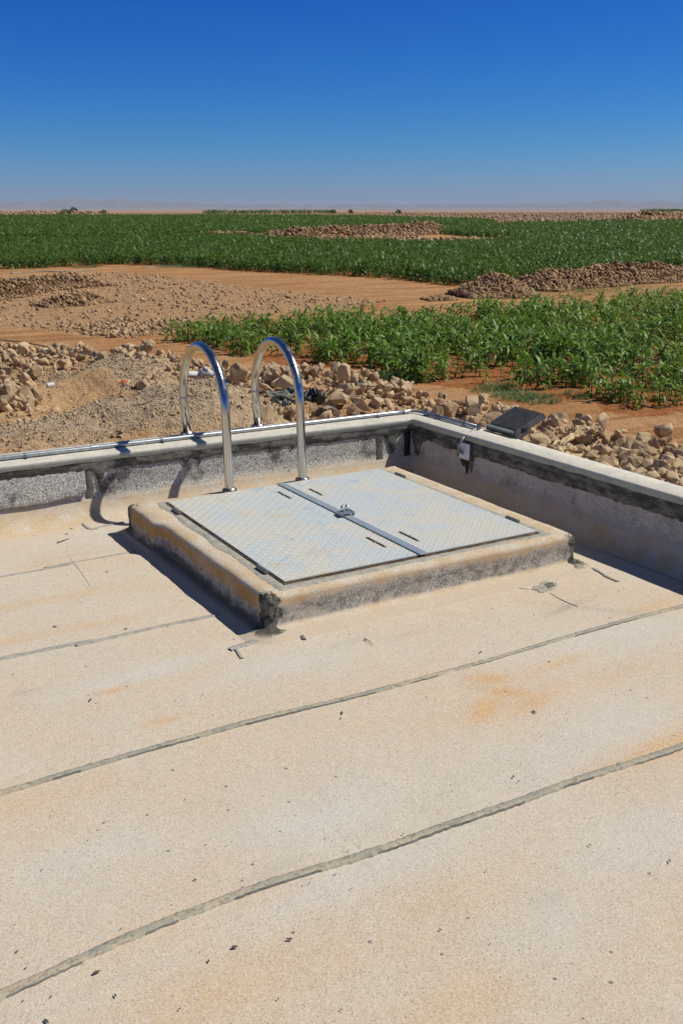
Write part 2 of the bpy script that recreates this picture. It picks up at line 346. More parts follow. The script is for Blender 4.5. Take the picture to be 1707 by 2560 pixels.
def ground(x, y):
    r = np.hypot(x, y)
    sd = crestd(x, y)
    amp = 1/(1+(r/400)**2)
    z = Z0 + .05*fbm(x/2.2, y/2.2, 3)*np.minimum(1, 40/(r+1)) + .25*fbm(x/60, y/60, 5)*sstep(90, 300, r)*amp
    back = ZC + .10*fbm(x/1.1, y/1.1, 9) + .05*fbm(x/.3, y/.3, 12) - .22*np.exp(-((sd-1.8)/1.3)**2)*sstep(6.8, 4.2, x) + .10*np.exp(-(sd/.5)**2)
    t = sstep(-2.3, .15, sd); z = z*(1-t)+back*t
    for mx, my, mr, mh, g in MW:
        q = np.hypot(x-mx, y-my)/mr; z = z + mh*np.exp(-q*q*1.4)*(1+.25*fbm(x/.5, y/.5, 21))*sstep(.1, .9, t)
    z = z - 62*sstep(700, 1700, r)
    inside = (x < 3.85) & (y < 5.6); z = np.where(inside, np.minimum(z, -1.2), z)
    return z
def groundpt(xd, yd, z=Z0):
    d = ray(xd*S_, yd*S_); t = np.geomspace(4.5, 900, 2600)/math.hypot(d.x, d.y)
    x, y, zz = d.x*t, d.y*t, EYE+d.z*t; i = int(np.argmax(zz < ground(x, y))); return Vector((x[i], y[i], zz[i]))

STONY = W2([(-700, 640), (0, 640), (150, 628), (330, 628), (500, 650), (720, 676), (890, 692), (830, 706), (620, 722), (470, 742), (400, 762), (290, 775), (240, 772), (150, 765), (60, 755), (-100, 742), (-700, 720)], Z0)
NEARF = W2([(385, 788), (480, 800), (560, 815), (660, 838), (770, 842), (870, 852), (905, 878), (1000, 885), (1110, 893), (1190, 912), (1290, 922), (1340, 908), (1390, 945), (1450, 957), (1520, 952), (1568, 945), (2300, 930), (2600, 650), (1900, 668), (1568, 690), (1250, 706), (1000, 735), (870, 737), (640, 756), (400, 768)], Z0)
MIDF = W2([(-900, 622), (0, 620), (180, 612), (300, 608), (420, 612), (520, 620), (700, 630), (900, 642), (1050, 657), (1150, 652), (1250, 643), (1568, 614), (2200, 570), (2200, 505), (1568, 513), (1350, 518), (1150, 523), (1010, 528), (1000, 537), (1060, 543), (1150, 548), (1225, 550), (1180, 556), (1080, 566), (1010, 572), (860, 567), (700, 562), (570, 554), (400, 552), (250, 557), (0, 562), (-900, 580)], Z0)
FARF = W2([(-900, 572), (0, 556), (250, 551), (400, 547), (570, 541), (700, 538), (850, 530), (980, 523), (1150, 520), (1120, 512), (1000, 507), (900, 503), (780, 500), (560, 498.5), (100, 500), (-400, 503)], Z0)
CLEAR = W2([(590, 556), (700, 545), (960, 535), (1010, 535), (1225, 550), (1010, 575)], Z0)
BROWN = W2([(-900, 500), (100, 497), (500, 495), (800, 498), (1150, 508), (1350, 517), (1600, 511), (2300, 503), (2300, 487), (900, 487), (-900, 490)], Z0)

def build_terrain():
    rr = [3.0]
    while rr[-1] < 60: rr.append(rr[-1]*1.0075)
    while rr[-1] < 700: rr.append(rr[-1]*1.014)
    while rr[-1] < 60000: rr.append(rr[-1]*1.08)
    R = np.array(rr)
    A = np.concatenate([np.radians(np.arange(-120, -30, 3)), np.radians(np.arange(-30, 32, .22)), np.radians(np.arange(32, 240, 3))])+YAW
    RR, AA = np.meshgrid(R, A, indexing='ij'); X = RR*np.sin(AA); Y = RR*np.cos(AA); Z = ground(X, Y)
    x = X.ravel(); y = Y.ravel(); r = np.hypot(x, y)
    jit = np.minimum(.02*r, 3); xj = x+jit*fbm(x/(r*.03+.5), y/(r*.03+.5), 31); yj = y+jit*fbm(x/(r*.03+.5), y/(r*.03+.5), 41)
    sd = crestd(x, y)
    stony = inpoly(xj, yj, STONY)*1.0
    fld = (inpoly(xj, yj, NEARF) | inpoly(xj, yj, MIDF) | inpoly(xj, yj, FARF))*1.0
    brown = inpoly(xj, yj, BROWN)*1.0
    berm = sstep(-2.0, -.6, sd+.4*fbm(x, y, 8))
    grav = np.zeros_like(x)
    for mx, my, mr, mh, g in MW: grav = np.maximum(grav, g*sstep(1.25, .6, np.hypot(x-mx, y-my)/mr+.5*fbm(x*1.3, y*1.3, 77)))
    op = D(300, 985, -.7); grav = grav*sstep(.25, .7, np.hypot(x-op.x, y-op.y)+.25*fbm(x*2, y*2, 5))
    grav = grav*(~inpoly(xj, yj, W2([(-200, 960), (20, 940), (90, 888), (240, 885), (280, 905), (210, 942), (100, 958), (-100, 1010)], -1.1)))
    front = sstep(1.1, .4, y-5.75+.5*fbm(x, y, 15))*(x < 3); grav = np.maximum(grav, front*.55)
    far = sstep(500, 900, r)
    F = gridF(len(R), len(A), wrapv=True)
    o = npmesh('ground', np.stack([x, y, Z.ravel()], 1), F[:, ::-1], None, smooth=True, attrs=dict(stony=stony, field=fld, brown=brown, berm=berm, gravel=grav, far=far))
    b = NB('ground_soil', .97, .08)
    n1 = b.noise(.35, 6, .6, dist=.4); n2 = b.noise(2.4, 6, .65); n3 = b.noise(14, 5, .65)
    tr = b.n('ShaderNodeTexNoise'); mp = b.n('ShaderNodeMapping'); b.link(b.tc, mp.inputs[0]); mp.inputs['Rotation'].default_value = (0, 0, math.radians(55)); mp.inputs['Scale'].default_value = (.12, 1.6, 1)
    b.link(mp.outputs[0], tr.inputs['Vector']); tr.inputs['Scale'].default_value = 1.6; tr.inputs['Detail'].default_value = 5
    base = b.mix(b.ramp(n1, .36, .64), (.50, .255, .105, 1), (.57, .32, .15, 1))
    base = b.mix(b.ramp(tr.outputs['Fac'], .46, .60, 0, .75), base, (.36, .17, .065, 1))
    base = b.mix(b.ramp(n2, .52, .7, 0, .5), base, (.57, .355, .19, 1))
    st = b.mix(b.ramp(n2, .38, .62), (.45, .265, .135, 1), (.56, .345, .18, 1)); st = b.mix(b.ramp(n3, .5, .68, 0, .5), st, (.24, .15, .09, 1))
    c = b.mix(b.attr('stony'), base, st)
    red = b.mix(b.ramp(n2, .4, .6), (.34, .12, .04, 1), (.43, .18, .07, 1)); c = b.mix(b.attr('field'), c, red)
    bm_ = b.mix(b.ramp(n3, .35, .65), (.66, .44, .245, 1), (.56, .345, .17, 1)); c = b.mix(b.math('MULTIPLY', b.attr('berm'), .85), c, bm_)
    pv = b.voro(30, 'Color'); ps = b.n('ShaderNodeSeparateColor'); b.link(pv, ps.inputs[0])
    gr = b.mix(b.ramp(ps.outputs[0], .1, .9), (.62, .465, .30, 1), (.48, .36, .235, 1)); c = b.mix(b.attr('gravel'), c, gr)
    br = b.mix(b.ramp(b.noise(.9, 5, .7), .4, .6), (.20, .135, .09, 1), (.34, .235, .16, 1)); c = b.mix(b.attr('brown'), c, br)
    fr = b.mix(b.ramp(b.noise(.0011, 5, .6), .4, .62), (.42, .28, .19, 1), (.28, .19, .14, 1)); c = b.mix(b.attr('far'), c, fr)
    b.color(c); h = b.math('ADD', b.math('MULTIPLY', n3, .35), n2); h = b.math('ADD', h, b.math('MULTIPLY', b.noise(60, 3, .6), .12)); b.bump(h, .16, 1.0)
    o.data.materials.append(b.m); tag(o, 'ochre desert soil reaching to the horizon', 'ground', kind='structure')
    return o
build_terrain()

# far hills, beyond the plain
def build_hills():
    dist = 26000; base = -64
    prof = {}
    def hump(a, c, w_, h): return h*np.exp(-((a-c)/w_)**2)
    A = np.radians(np.linspace(-26, 26, 521)); xs = 853.5+FPX*np.tan(A)/math.cos(PITCH)*1.0
    scale = dist/FPX
    H = 66 + 7*scale/10*0
    px = 1.3+0*A
    for c, w_, h in ((185, 50, 9), (295, 38, 9), (375, 35, 6), (462, 30, 6), (90, 130, 4), (300, 260, 3), (710, 22, 3), (950, 28, 3), (1520, 50, 9), (1640, 60, 7), (1400, 90, 2.5), (1250, 120, 1.5), (-200, 200, 8), (1950, 200, 8)): px = px+hump(xs, c, w_, h)
    px = px+.5*fbm(xs/22, xs*0, 4, 4)
    top = 1.65+np.maximum(px, .6)*scale/math.cos(PITCH)**.5
    V = []; depths = [-2500, -900, 0, 1500, 4000]; hs = [0, .45, 1, .5, 0]
    for k, (dd, hh) in enumerate(zip(depths, hs)):
        rr = dist+dd+500*fbm(np.degrees(A)*1.5, A*0+k, 8)
        V.append(np.stack([rr*np.sin(A+YAW), rr*np.cos(A+YAW), base+(top-base)*hh*(1+.12*fbm(np.degrees(A)*2, A*0+k*3, 5) if k != 2 else 1)], 1))
    V = np.concatenate(V); F = gridF(5, len(A))
    o = npmesh('hills', V, F, simple('hill_rock', (.20, .15, .12, 1), (.30, .22, .17, 1), .002, .95, .1, bump=0), smooth=True)
    tag(o, 'low blue hills along the horizon', 'hills', kind='structure')
build_hills()

# ================================================================ TANK
tank = empty('water_tank', (0, 0, 0), 'concrete tank roof in sandy mineral felt with low parapets and a raised hatch curb', 'water tank')
IN = [(-7, 5.565), (3.652, 5.365), (3.704, 3.2), (3.77, -6)]          # inner foot line of the parapet
OUT = [(-7, 5.84), (3.842, 5.64), (3.858, 3.3), (3.96, -6)]
# deck sheet
def build_deck():
    xs = np.arange(-4, 3.75, .025); ys = np.arange(-2, 5.5, .025); X, Y = np.meshgrid(xs, ys, indexing='ij'); x = X.ravel(); y = Y.ravel()
    z = .004*fbm(x/.8, y/.8, 2)+.0015*fbm(x/.12, y/.12, 6)
    def blob(px, py, rx, ry, ang=0, sc=1):
        p = atz(px*S_, py*S_, 0); c, s = math.cos(ang), math.sin(ang); u = (x-p.x)*c+(y-p.y)*s; v = -(x-p.x)*s+(y-p.y)*c
        q = (u/rx)**2+(v/ry)**2; q = q*(1+.9*fbm(x/.09, y/.09, 51)); return min(1, sc*1.35)*np.exp(-np.clip(q, 0, 9)*1.1)
    st = 0*x
    for a in ((1130, 1560, .10, .05, -.6, .8), (1165, 1590, .12, .05, -.7, .7), (1110, 1630, .12, .05, .6, .75), (1220, 1615, .14, .05, .3, .6), (1400, 1560, .2, .05, .1, .3), (1490, 1722, .22, .07, .05, .95), (1575, 1700, .2, .09, .05, .85), (1390, 1760, .13, .04, .05, .6),
              (262, 1585, .05, .03, 0, .6), (380, 1652, .06, .025, 0, .6), (235, 1590, .03, .03, 0, .4), (1290, 1520, .25, .04, .1, .5), (1480, 1400, .3, .05, .1, .5), (1060, 2050, .2, .1, 0, .15), (60, 1840, .3, .1, 0, .2), (100, 1380, .4, .06, 0, .25),
              (60, 1465, .5, .05, 0, .3), (450, 2300, .3, .1, 0, .25), (1060, 2320, .2, .1, 0, .3), (330, 1350, .2, .05, 0, .15), (1250, 1590, .4, .1, 0, .2), (90, 1300, .1, .03, 0, .3)): st = np.maximum(st, blob(*a))
    st = np.maximum(st, .5*sstep(5.24, 5.34, y+.04*fbm(x*3, y*3, 9)+.02*x)*(x < 3.6))
    pale = 0*x
    for a in ((740, 1880, .3, .12, 0, .8), (330, 1545, .35, .06, .1, .8), (640, 1530, .3, .1, 0, .6), (560, 1900, .3, .1, 0, .4), (1350, 1700, .5, .2, .2, .5), (1500, 1920, .3, .12, 0, .6), (1450, 1450, .5, .15, 0, .6), (230, 1950, .3, .1, 0, .5), (250, 1230, .5, .15, 0, .5), (800, 2020, .4, .08, .1, .6), (1300, 2100, .2, .1, 0, .4)): pale = np.maximum(pale, blob(*a))
    gr = 0*x
    for a in ((50, 1590, .04, .02, 0, .25), (620, 2000, .10, .02, .1, .15), (1260, 2060, .05, .015, 0, .12), (1385, 1400, .25, .03, -.8, .2), (800, 1475, .12, .02, .15, .15), (950, 1450, .12, .02, .15, .15), (1300, 1395, .12, .02, .15, .5), (150, 1280, .1, .02, 0, .15)): gr = np.maximum(gr, blob(*a))
    def near(pts): return linedist(x, y, pts)[0]
    e = near([tuple(p) for p in IN]); gr = np.maximum(gr, .35*np.exp(-(e/.10)**2)*(vnoise(x*14, y*14, 7) > .55))
    # keep only inside the wall line
    me = npmesh('roof_deck', np.stack([x, y, z], 1), gridF(len(xs), len(ys)), M['deck'], tank, smooth=True, attrs=dict(stain=st, pale=pale, grime=gr))
    return me
build_deck()
def offset_path(pts, d):                   # offset an open polyline to its left
    out = []
    for i, p in enumerate(pts):
        a = Vector(pts[max(i-1, 0)]); b = Vector(pts[min(i+1, len(pts)-1)]); p = Vector(p)
        d1 = (p-a).normalized() if i > 0 else (b-p).normalized(); d2 = (b-p).normalized() if i < len(pts)-1 else d1
        n1 = Vector((-d1.y, d1.x)); n2 = Vector((-d2.y, d2.x)); n = (n1+n2); n = n/ max(n.dot(n1), .2)
        out.append(p+n*d)
    return out
def resample(pts, step):
    out = []
    for a, b in zip(pts[:-1], pts[1:]):
        a = Vector(a); b = Vector(b); n = max(1, int((b-a).length/step)); out += [a.lerp(b, k/n) for k in range(n)]
    return out+[Vector(pts[-1])]
# path runs +x along the back then toward -y: tank side is on the right (negative left offset)
def sweep_line(name, profile, mat, parent, step=.03, pale=False):
    """profile: list of (offset to tank side, z, noise amp)"""
    base = IN; cols = []
    for off, z, am in profile:
        pl = offset_path(base, -off); P = resample_match(pl, step); t = np.arange(len(P))*step
        P = np.array([[p.x, p.y] for p in P]); nz_ = am*fbm(P[:, 0]*6+z*9, P[:, 1]*6, 5)
        cols.append(np.stack([P[:, 0], P[:, 1], z+nz_], 1))
    V = np.stack(cols, 1).reshape(-1, 3); 
    at = dict(pale=.45*((V[:, 1] < 5.33) & (V[:, 0] > 3.4)))
    return npmesh(name, V, gridF(len(cols[0]), len(profile)), mat, parent, smooth=True, attrs=at)
NSEG = [max(1, int((Vector(b)-Vector(a)).length/.03)) for a, b in zip(IN[:-1], IN[1:])]
def resample_match(pl, step):
    out = []
    for (a, b), n in zip(zip(pl[:-1], pl[1:]), NSEG): out += [Vector(a).lerp(Vector(b), k/n) for k in range(n)]
    return out+[Vector(pl[-1])]
# felt turned up the wall, with the cant strip at its foot
wall = sweep_line('parapet_felt', [(.13, .001, .002), (.10, .006, .003), (.06, .024, .004), (.03, .055, .004), (.010, .088, .004), (.006, .103, .006), (.001, .107, .004), (.0, .16, .0), (.0, .22, 0), (-.002, .27, 0), (-.004, .32, 0)], M['wall'], tank)
# concrete core + coping
def prism_path(name, prof_in, prof_out, mat, parent, jit=0.0, js=20, rz=0):
    pass
def coping():
    pin = resample_match(offset_path(IN, -.007), .03); po = resample_match([Vector(p) for p in OUT], .03)
    rows = []
    for i, (a, b_) in enumerate(zip(pin, po)):
        n = (b_-a).normalized(); j = .0022*mnoise.noise(Vector((a.x*5, a.y*5, 1)))+.0015*mnoise.noise(Vector((a.x*19, a.y*19, 1))); jl = .006*mnoise.noise(Vector((a.x*9, a.y*9, 4)))
        A = a-n*j
        rows.append([(A.x+n.x*.02, A.y+n.y*.02, .308+jl), (A.x, A.y, .309+jl), (A.x-n.x*.0005, A.y-n.y*.0005, .336), (A.x+n.x*.004, A.y+n.y*.004, .3425), (A.x+n.x*.012, A.y+n.y*.012, .345+j*.3), ((a.x+b_.x)/2, (a.y+b_.y)/2, .3465+j*.5), (b_.x-n.x*.008, b_.y-n.y*.008, .344), (b_.x, b_.y, .338), (b_.x, b_.y, .28)])
    V = np.array(rows).reshape(-1, 3); F = gridF(len(rows), 9)
    o = npmesh('coping', V, F, M['cement'], tank, smooth=False); o.data.materials.append(M['cement_edge'])
    idx = np.zeros(len(F), np.int32); idx[(np.arange(len(F)) % 8) < 2] = 1; o.data.polygons.foreach_set('material_index', idx)
    # outer wall of the tank below the coping
    pin = resample_match([Vector(p) for p in IN], .03); rows = []
    for a, b_ in zip(pin, po):
        n = (b_-a).normalized(); q = b_-n*.012
        rows.append([(a.x+n.x*.015, a.y+n.y*.015, .30), (q.x, q.y, .30), (q.x, q.y, -2.6)])
    npmesh('outer_wall', np.array(rows).reshape(-1, 3), gridF(len(rows), 3), M['paving'], tank)
coping()
# dark bitumen band under the coping, ragged lower edge, 4 mm proud of the felt
def band(name, s0, s1, seg, top, drop, mat, proud=.004, amp=.014, drips=()):
    a = Vector(IN[seg]); b_ = Vector(IN[seg+1]); d = (b_-a).normalized(); nrm = Vector((d.y, -d.x)); L = (b_-a).length
    n = int((s1-s0)/.008); V = []
    for i in range(n+1):
        s = s0+(s1-s0)*i/n; p = a+d*s
        lo = top-drop-amp*(mnoise.noise(Vector((s*7, seg, 0)))+.6*mnoise.noise(Vector((s*31, seg, 2))))
        for ds, dw, dl in drips:
            lo -= dl*math.exp(-((s-ds)/dw)**2)
        w1 = .0015*mnoise.noise(Vector((s*40, 3, 1)))
        for off, z in ((.0, lo), (proud+w1, lo+.004), (proud+.002+w1, (lo+top)/2), (proud+w1, top)): 
            q = p+nrm*(off+.001); V.append((q.x, q.y, z))
    return npmesh(name, V, gridF(n+1, 4), mat, tank, smooth=True)
LB = (Vector(IN[1])-Vector(IN[0])).length; LR = (Vector(IN[2])-Vector(IN[1])).length
sx = lambda x: (x-IN[0][0])*1.0002        # distance along back wall for a given x
sy = lambda y: (5.365-y)
band('bitumen_band', 4.5, LB-.006, 0, .311, .054, M['tar'], drips=[(sx(2.12), .012, .05), (sx(2.2), .008, .04), (sx(2.8), .01, .03), (sx(1.5), .02, .02), (sx(3.50), .035, .13), (sx(1.62), .02, .12)])
band('bitumen_band', .006, LR, 1, .311, .082, M['tar'], drips=[(sy(4.80), .05, .035), (sy(4.75), .018, .10), (sy(5.3), .04, .11), (sy(4.1), .2, .01)])
band('bitumen_band', .0, 9, 2, .311, .085, M['tar'])
# vertical joint strips in the felt on the back wall, flap of loose felt at the left
def strip_on_wall(x, wd, z0, z1, mat, proud=.0035, name='joint_strip'):
    V = []; n = 14
    for i in range(n+1):
        z = z0+(z1-z0)*i/n
        for k, dx in enumerate((-1, -.8, .8, 1)):
            xx = x+dx*wd/2+.006*mnoise.noise(Vector((z*20, x, dx)))+.008*(.2-z)*2; yy = 5.365+(3.652-xx)*.01878
            V.append((xx, yy-(proud if abs(dx) < .9 else .001), z))
    npmesh(name, V, gridF(n+1, 4)[:, ::-1], mat, tank, smooth=True)
strip_on_wall(1.555, .045, .095, .29, M['tarpatch']); strip_on_wall(3.41, .05, .10, .29, M['tarpatch'])
strip_on_wall(3.615, .05, .10, .30, M['tar_black'], .004)
def flap():
    V = []; n = 60; x0, x1 = -.5, 1.535
    for i in range(n+1):
        x = x0+(x1-x0)*i/n; y = 5.365+(3.652-x)*.01878; lo = .118+.012*mnoise.noise(Vector((x*3, 0, 5)))+.004*mnoise.noise(Vector((x*20, 0, 5)))
        lo += .018*max(0, (x-1.3)/.235)
        for off, z in ((.004, lo+.002), (.020, lo), (.022, lo+.006), (.016, lo+.04), (.008, .24), (.004, .285)): V.append((x, y-off, z))
    npmesh('felt_flap', V, gridF(n+1, 6)[:, ::-1], M['wall'], tank, smooth=True, attrs=dict(pale=np.zeros(len(V))))
flap()

# bitumen seams across the deck
def seam(name, pts, wd, parent=tank, th=.0045, mat='seam', fade=None):
    if len(pts) > 8 and pts[0][0] < -2:
        xs_ = np.arange(-3, 3.62, .11); ys_ = np.interp(xs_, [q[0] for q in pts], [q[1] for q in pts]); ys_ = np.convolve(np.pad(ys_, 1, 'edge'), [.25, .5, .25], 'valid')+.006*fbm(xs_*2.3, xs_*0+wd*100, 3); pts = list(zip(xs_, ys_))
    P = spline([(p[0], p[1], 0) for p in pts], 14); V = []
    acc = 0
    Q = [P[0]]
    for a, b_ in zip(P[:-1], P[1:]):
        n = max(1, int((b_-a).length/.012)); Q += [a.lerp(b_, (k+1)/n) for k in range(n)]
    for i, p in enumerate(Q):
        t = (Q[min(i+1, len(Q)-1)]-Q[max(i-1, 0)]).normalized(); nr = Vector((-t.y, t.x, 0)); s = p.x*1.0+p.y*.3
        w0 = wd/2*(1+.28*mnoise.noise(Vector((s*3, 1, 0)))); e1 = .16*wd*mnoise.noise(Vector((s*38, 2, 0)))+.10*wd*mnoise.noise(Vector((s*120, 2, 0))); e2 = .16*wd*mnoise.noise(Vector((s*38, 9, 0)))+.10*wd*mnoise.noise(Vector((s*120, 9, 0)))
        zz = th*(1+.3*mnoise.noise(Vector((s*9, 5, 0))))
        if wd < .01: zz -= .0018
        for o_, h in ((-w0-e1, -.002), (-w0*.82-e1, zz*.8+.0025), (-w0*.3, zz+.003), (w0*.35, zz*.7+.003), (w0*.84+e2, zz+.0025), (w0+e2, -.002)):
            q = p+nr*o_; V.append((q.x, q.y, h))
    o = npmesh(name, V, gridF(len(Q), 6)[:, ::-1], M[mat], parent, smooth=False); o.data.materials.append(M['tarpatch'])
    if wd > .02 and mat == 'seam': idx = np.zeros((len(Q)-1, 5), np.int32); idx[:, 4] = vnoise(np.arange(len(Q)-1)*.05, 0*np.arange(len(Q)-1), 8) > .4; idx[:, 0] = vnoise(np.arange(len(Q)-1)*.06, 0*np.arange(len(Q)-1), 3) > .55; o.data.polygons.foreach_set('material_index', idx.ravel())
    return o
seam('seam', [(-3, 2.02), (-1, 1.93), (.288, 1.968), (.396, 1.982), (.576, 2.012), (.755, 2.016), (1.003, 2.028), (1.219, 1.996), (1.485, 2.006), (1.759, 1.995), (1.998, 2.003), (2.223, 1.981), (2.413, 1.985), (3, 2.0), (3.6, 1.98)], .028)
seam('seam', [(-3, 2.72), (.473, 2.791), (.716, 2.811), (.976, 2.818), (1.2, 2.823), (1.406, 2.824), (1.551, 2.808), (1.877, 2.801), (2.233, 2.799), (2.651, 2.822), (3.004, 2.83), (3.342, 2.822), (3.6, 2.82)], .023, th=.004)
seam('seam', [(-3, 3.8), (.688, 3.747), (.989, 3.724), (1.323, 3.736), (1.62, 3.733)], .024, th=.003, mat='tarpatch2')
seam('seam', [(-3, 4.62), (.895, 4.665), (1.123, 4.689), (1.563, 4.703)], .012, th=.002, mat='tarpatch2')
seam('seam', [tuple(D(x, y, 0)[:2]) for x, y in ((162, 1150), (180, 1185), (205, 1215), (245, 1208), (285, 1200))], .022, th=.003, mat='tarpatch2')
seam('seam', [tuple(D(x, y, 0)[:2]) for x, y in ((160, 1280), (180, 1305), (207, 1345))], .004, th=.0006, mat='tarpatch2')
# bitumen patches: flat irregular pieces on deck
def patch(pts, mat, z=.006, name='bitumen_patch', zf=None):
    c = sum((Vector(p) for p in pts), Vector((0, 0)))/len(pts); n = 60; V = [(c.x, c.y, z+.003)]; per = resample(list(pts)+[pts[0]], .01)[:-1]
    for p in per:
        q = c+(p-c)*(.92+.35*mnoise.noise(Vector((p.x*30, p.y*30, 0)))+.20*mnoise.noise(Vector((p.x*90, p.y*90, 0)))); V.append((q.x, q.y, z))
    m = len(per); V += [(v[0]*1.0+(v[0]-c.x)*.04, v[1]+(v[1]-c.y)*.04, -.003) for v in V[1:]]
    F = [(0, 1+i, 1+(i+1) % m) for i in range(m)]; F += [(1+i, 1+m+i, 1+m+(i+1) % m, 1+(i+1) % m) for i in range(m)]
    return pymesh(name, V, F, M[mat], tank)
dd = lambda *a: [tuple(D(x, y, 0)[:2]) for x, y in a]
seam('seam', [tuple(D(x, y, 0)[:2]) for x, y in ((684, 1449), (690, 1458), (699, 1470))], .018, th=.002, mat='tarpatch')
patch(dd((1214, 1352), (1250, 1336), (1284, 1336), (1282, 1348), (1262, 1358), (1238, 1362)), 'tarpatch2', z=.003)
patch(dd((1246, 1344), (1266, 1340), (1276, 1348), (1258, 1354)), 'tarpatch', z=.007)
seam('seam', [tuple(D(x, y, 0)[:2]) for x, y in ((528, 1493), (560, 1482), (600, 1470), (645, 1460))], .030, th=.003, mat='tarpatch2')
seam('seam', [tuple(D(x, y, 0)[:2]) for x, y in ((536, 1486), (548, 1500), (556, 1513))], .016, th=.002, mat='tarpatch2')
seam('seam', [tuple(D(x, y, 0)[:2]) for x, y in ((1345, 1300), (1372, 1312), (1395, 1326), (1418, 1336))], .018, th=.002, mat='tarpatch2')
seam('seam', [tuple(D(x, y, 0)[:2]) for x, y in ((1262, 1362), (1290, 1378), (1325, 1393))], .004, th=.0006, mat='tarpatch2')
seam('seam', [tuple(D(x, y, 0)[:2]) for x, y in ((1135, 1352), (1165, 1348), (1215, 1354))], .004, th=.0006, mat='tarpatch2')

# hatch curb: rounded felt covered concrete, swept round a rectangle
CX0, CX1, CY0, CY1 = 1.668, 3.30, 3.452, 5.02
def curb():
    prof = [(.115, -.002), (.08, .006), (.05, .016), (.022, .020), (.006, .026), (.0, .04), (-.002, .075), (0, .105), (0, .135), (-.006, .149), (-.018, .157), (-.05, .159), (-.10, .157), (-.13, .154), (-.30, .150)]
    def rr(off, n=64):
        x0, x1, y0, y1 = CX0-off, CX1+off, CY0-off, CY1+off; r = max(.018+off, .006); P = []
        for (cx, cy, a0), (nx, ny) in zip(((x1-r, y1-r, 0), (x0+r, y1-r, 90), (x0+r, y0+r, 180), (x1-r, y0+r, 270)), ((x0+r, y1), (x0, y0+r), (x1-r, y0), (x1, y1-r))):
            for k in range(7): a = math.radians(a0+15*k); P.append((cx+r*math.cos(a), cy+r*math.sin(a)))
            p = P[-1]
            for k in range(1, n): P.append((p[0]+(nx-p[0])*k/n, p[1]+(ny-p[1])*k/n))
        return np.array(P)
    cols = []
    for off, z in prof:
        P = rr(off); k = 1.0 if z > .03 else .3
        dn = k*(.006*fbm(P[:, 0]*4, P[:, 1]*4+z*.5, 3)+.004*fbm(P[:, 0]*16, P[:, 1]*16+z*8, 8)); cx, cy = (CX0+CX1)/2, (CY0+CY1)/2
        side = (np.abs(P[:, 0]-cx)/(CX1-CX0) > np.abs(P[:, 1]-cy)/(CY1-CY0))
        x = P[:, 0]+np.where(side, np.sign(P[:, 0]-cx)*dn, 0); y = P[:, 1]+np.where(~side, np.sign(P[:, 1]-cy)*dn, 0)
        if -.12 < off < .03:              # the rear part of the left side is set back
            x = x - .034*sstep(4.60, 4.64, y)*(x < CX0+.05)
        top = z + (.0035*fbm(P[:, 0]*5, P[:, 1]*5, 14) if z > .1 else 0) - (.012*sstep(4.9, 4.6, P[:, 1])*0)
        if z > .1: top = top + .006*sstep(4.61, 4.64, y)*(x < 1.85)*0
        cols.append(np.stack([x, y, top], 1))
    V = np.stack(cols, 1).reshape(-1, 3); F = gridF(len(cols[0]), len(prof), wrapu=True)
    o = npmesh('hatch_curb', V, F[:, ::-1], M['curb'], tank, smooth=True, attrs=dict(pale=np.zeros(len(V))))
    return o
curb()
# tar on the two front corners of the curb
def corner_tar(cx, cy, sx_, sy_, wx, wy, name='corner_tar', mat='tarpatch', top=.159):
    V = []; n = 20; m = 10
    path = []
    for k in range(n+1):
        t = k/n*2-1
        if t < 0: path.append((cx+sx_*(-t)*wx, cy))
        else: path.append((cx, cy+sy_*t*wy))
    for k, (x, y) in enumerate(path):
        ox = -sx_*(.006 if k >= n/2-1 else .0); oy = -sy_*(.006 if k <= n/2+1 else 0)
        for j, z in enumerate((.018, .03, .05, .08, .11, .135, .152, .162, .1625)):
            inn = 0 if z < .14 else (.006 if j == 6 else (.02 if j == 7 else .045))
            w1 = .003*mnoise.noise(Vector((x*30, y*30, z*40))); e = .014*mnoise.noise(Vector((z*30, k, 1))) if k in (0, n) else 0
            V.append((x+ox+sx_*inn*(1 if k >= n/2 else (.5 if k > 1 else 0))+w1+e*sx_*(k == 0), y+oy+sy_*inn*(1 if k <= n/2 else (.5 if k < n-1 else 0))+w1+e*sy_*(k == n), z+w1*.3))
    npmesh(name, V, gridF(n+1, 9), M[mat], tank, smooth=False)
# cement bedding around the hatch frame (raised, irregular)
def bedding():
    V = []; n = 90
    ring = [(1.80, 3.545), (3.142, 3.55), (3.143, 4.945), (1.818, 4.905)]; F = []
    out = offset_path(ring+[ring[0]], 0)
    P = resample(ring+[ring[0]], .02)[:-1]; c = Vector((2.47, 4.24))
    for i, p in enumerate(P):
        q = p-c; qx = 1 if q.x > 0 else -1; 
        d = Vector((0, 0))
        if abs(abs(q.x)-.67) < .03: d.x = qx
        if q.y > .64 or q.y < -.66: d.y = 1 if q.y > 0 else -1
        w0 = .062+.018*mnoise.noise(Vector((p.x*5, p.y*5, 0)))+.006*mnoise.noise(Vector((p.x*30, p.y*30, 0)))
        if d.y > 0: w0 *= .7
        for o_, z in ((-.02, .148), (.012, .161), (w0*.7, .1625), (w0, .155)): r_ = p+d*o_; V.append((r_.x, r_.y, z+.001*mnoise.noise(Vector((r_.x*40, r_.y*40, 0)))))
    npmesh('cement_bedding', V, gridF(len(P), 4, wrapu=True), M['tarpatch2'], tank, smooth=True)
bedding()

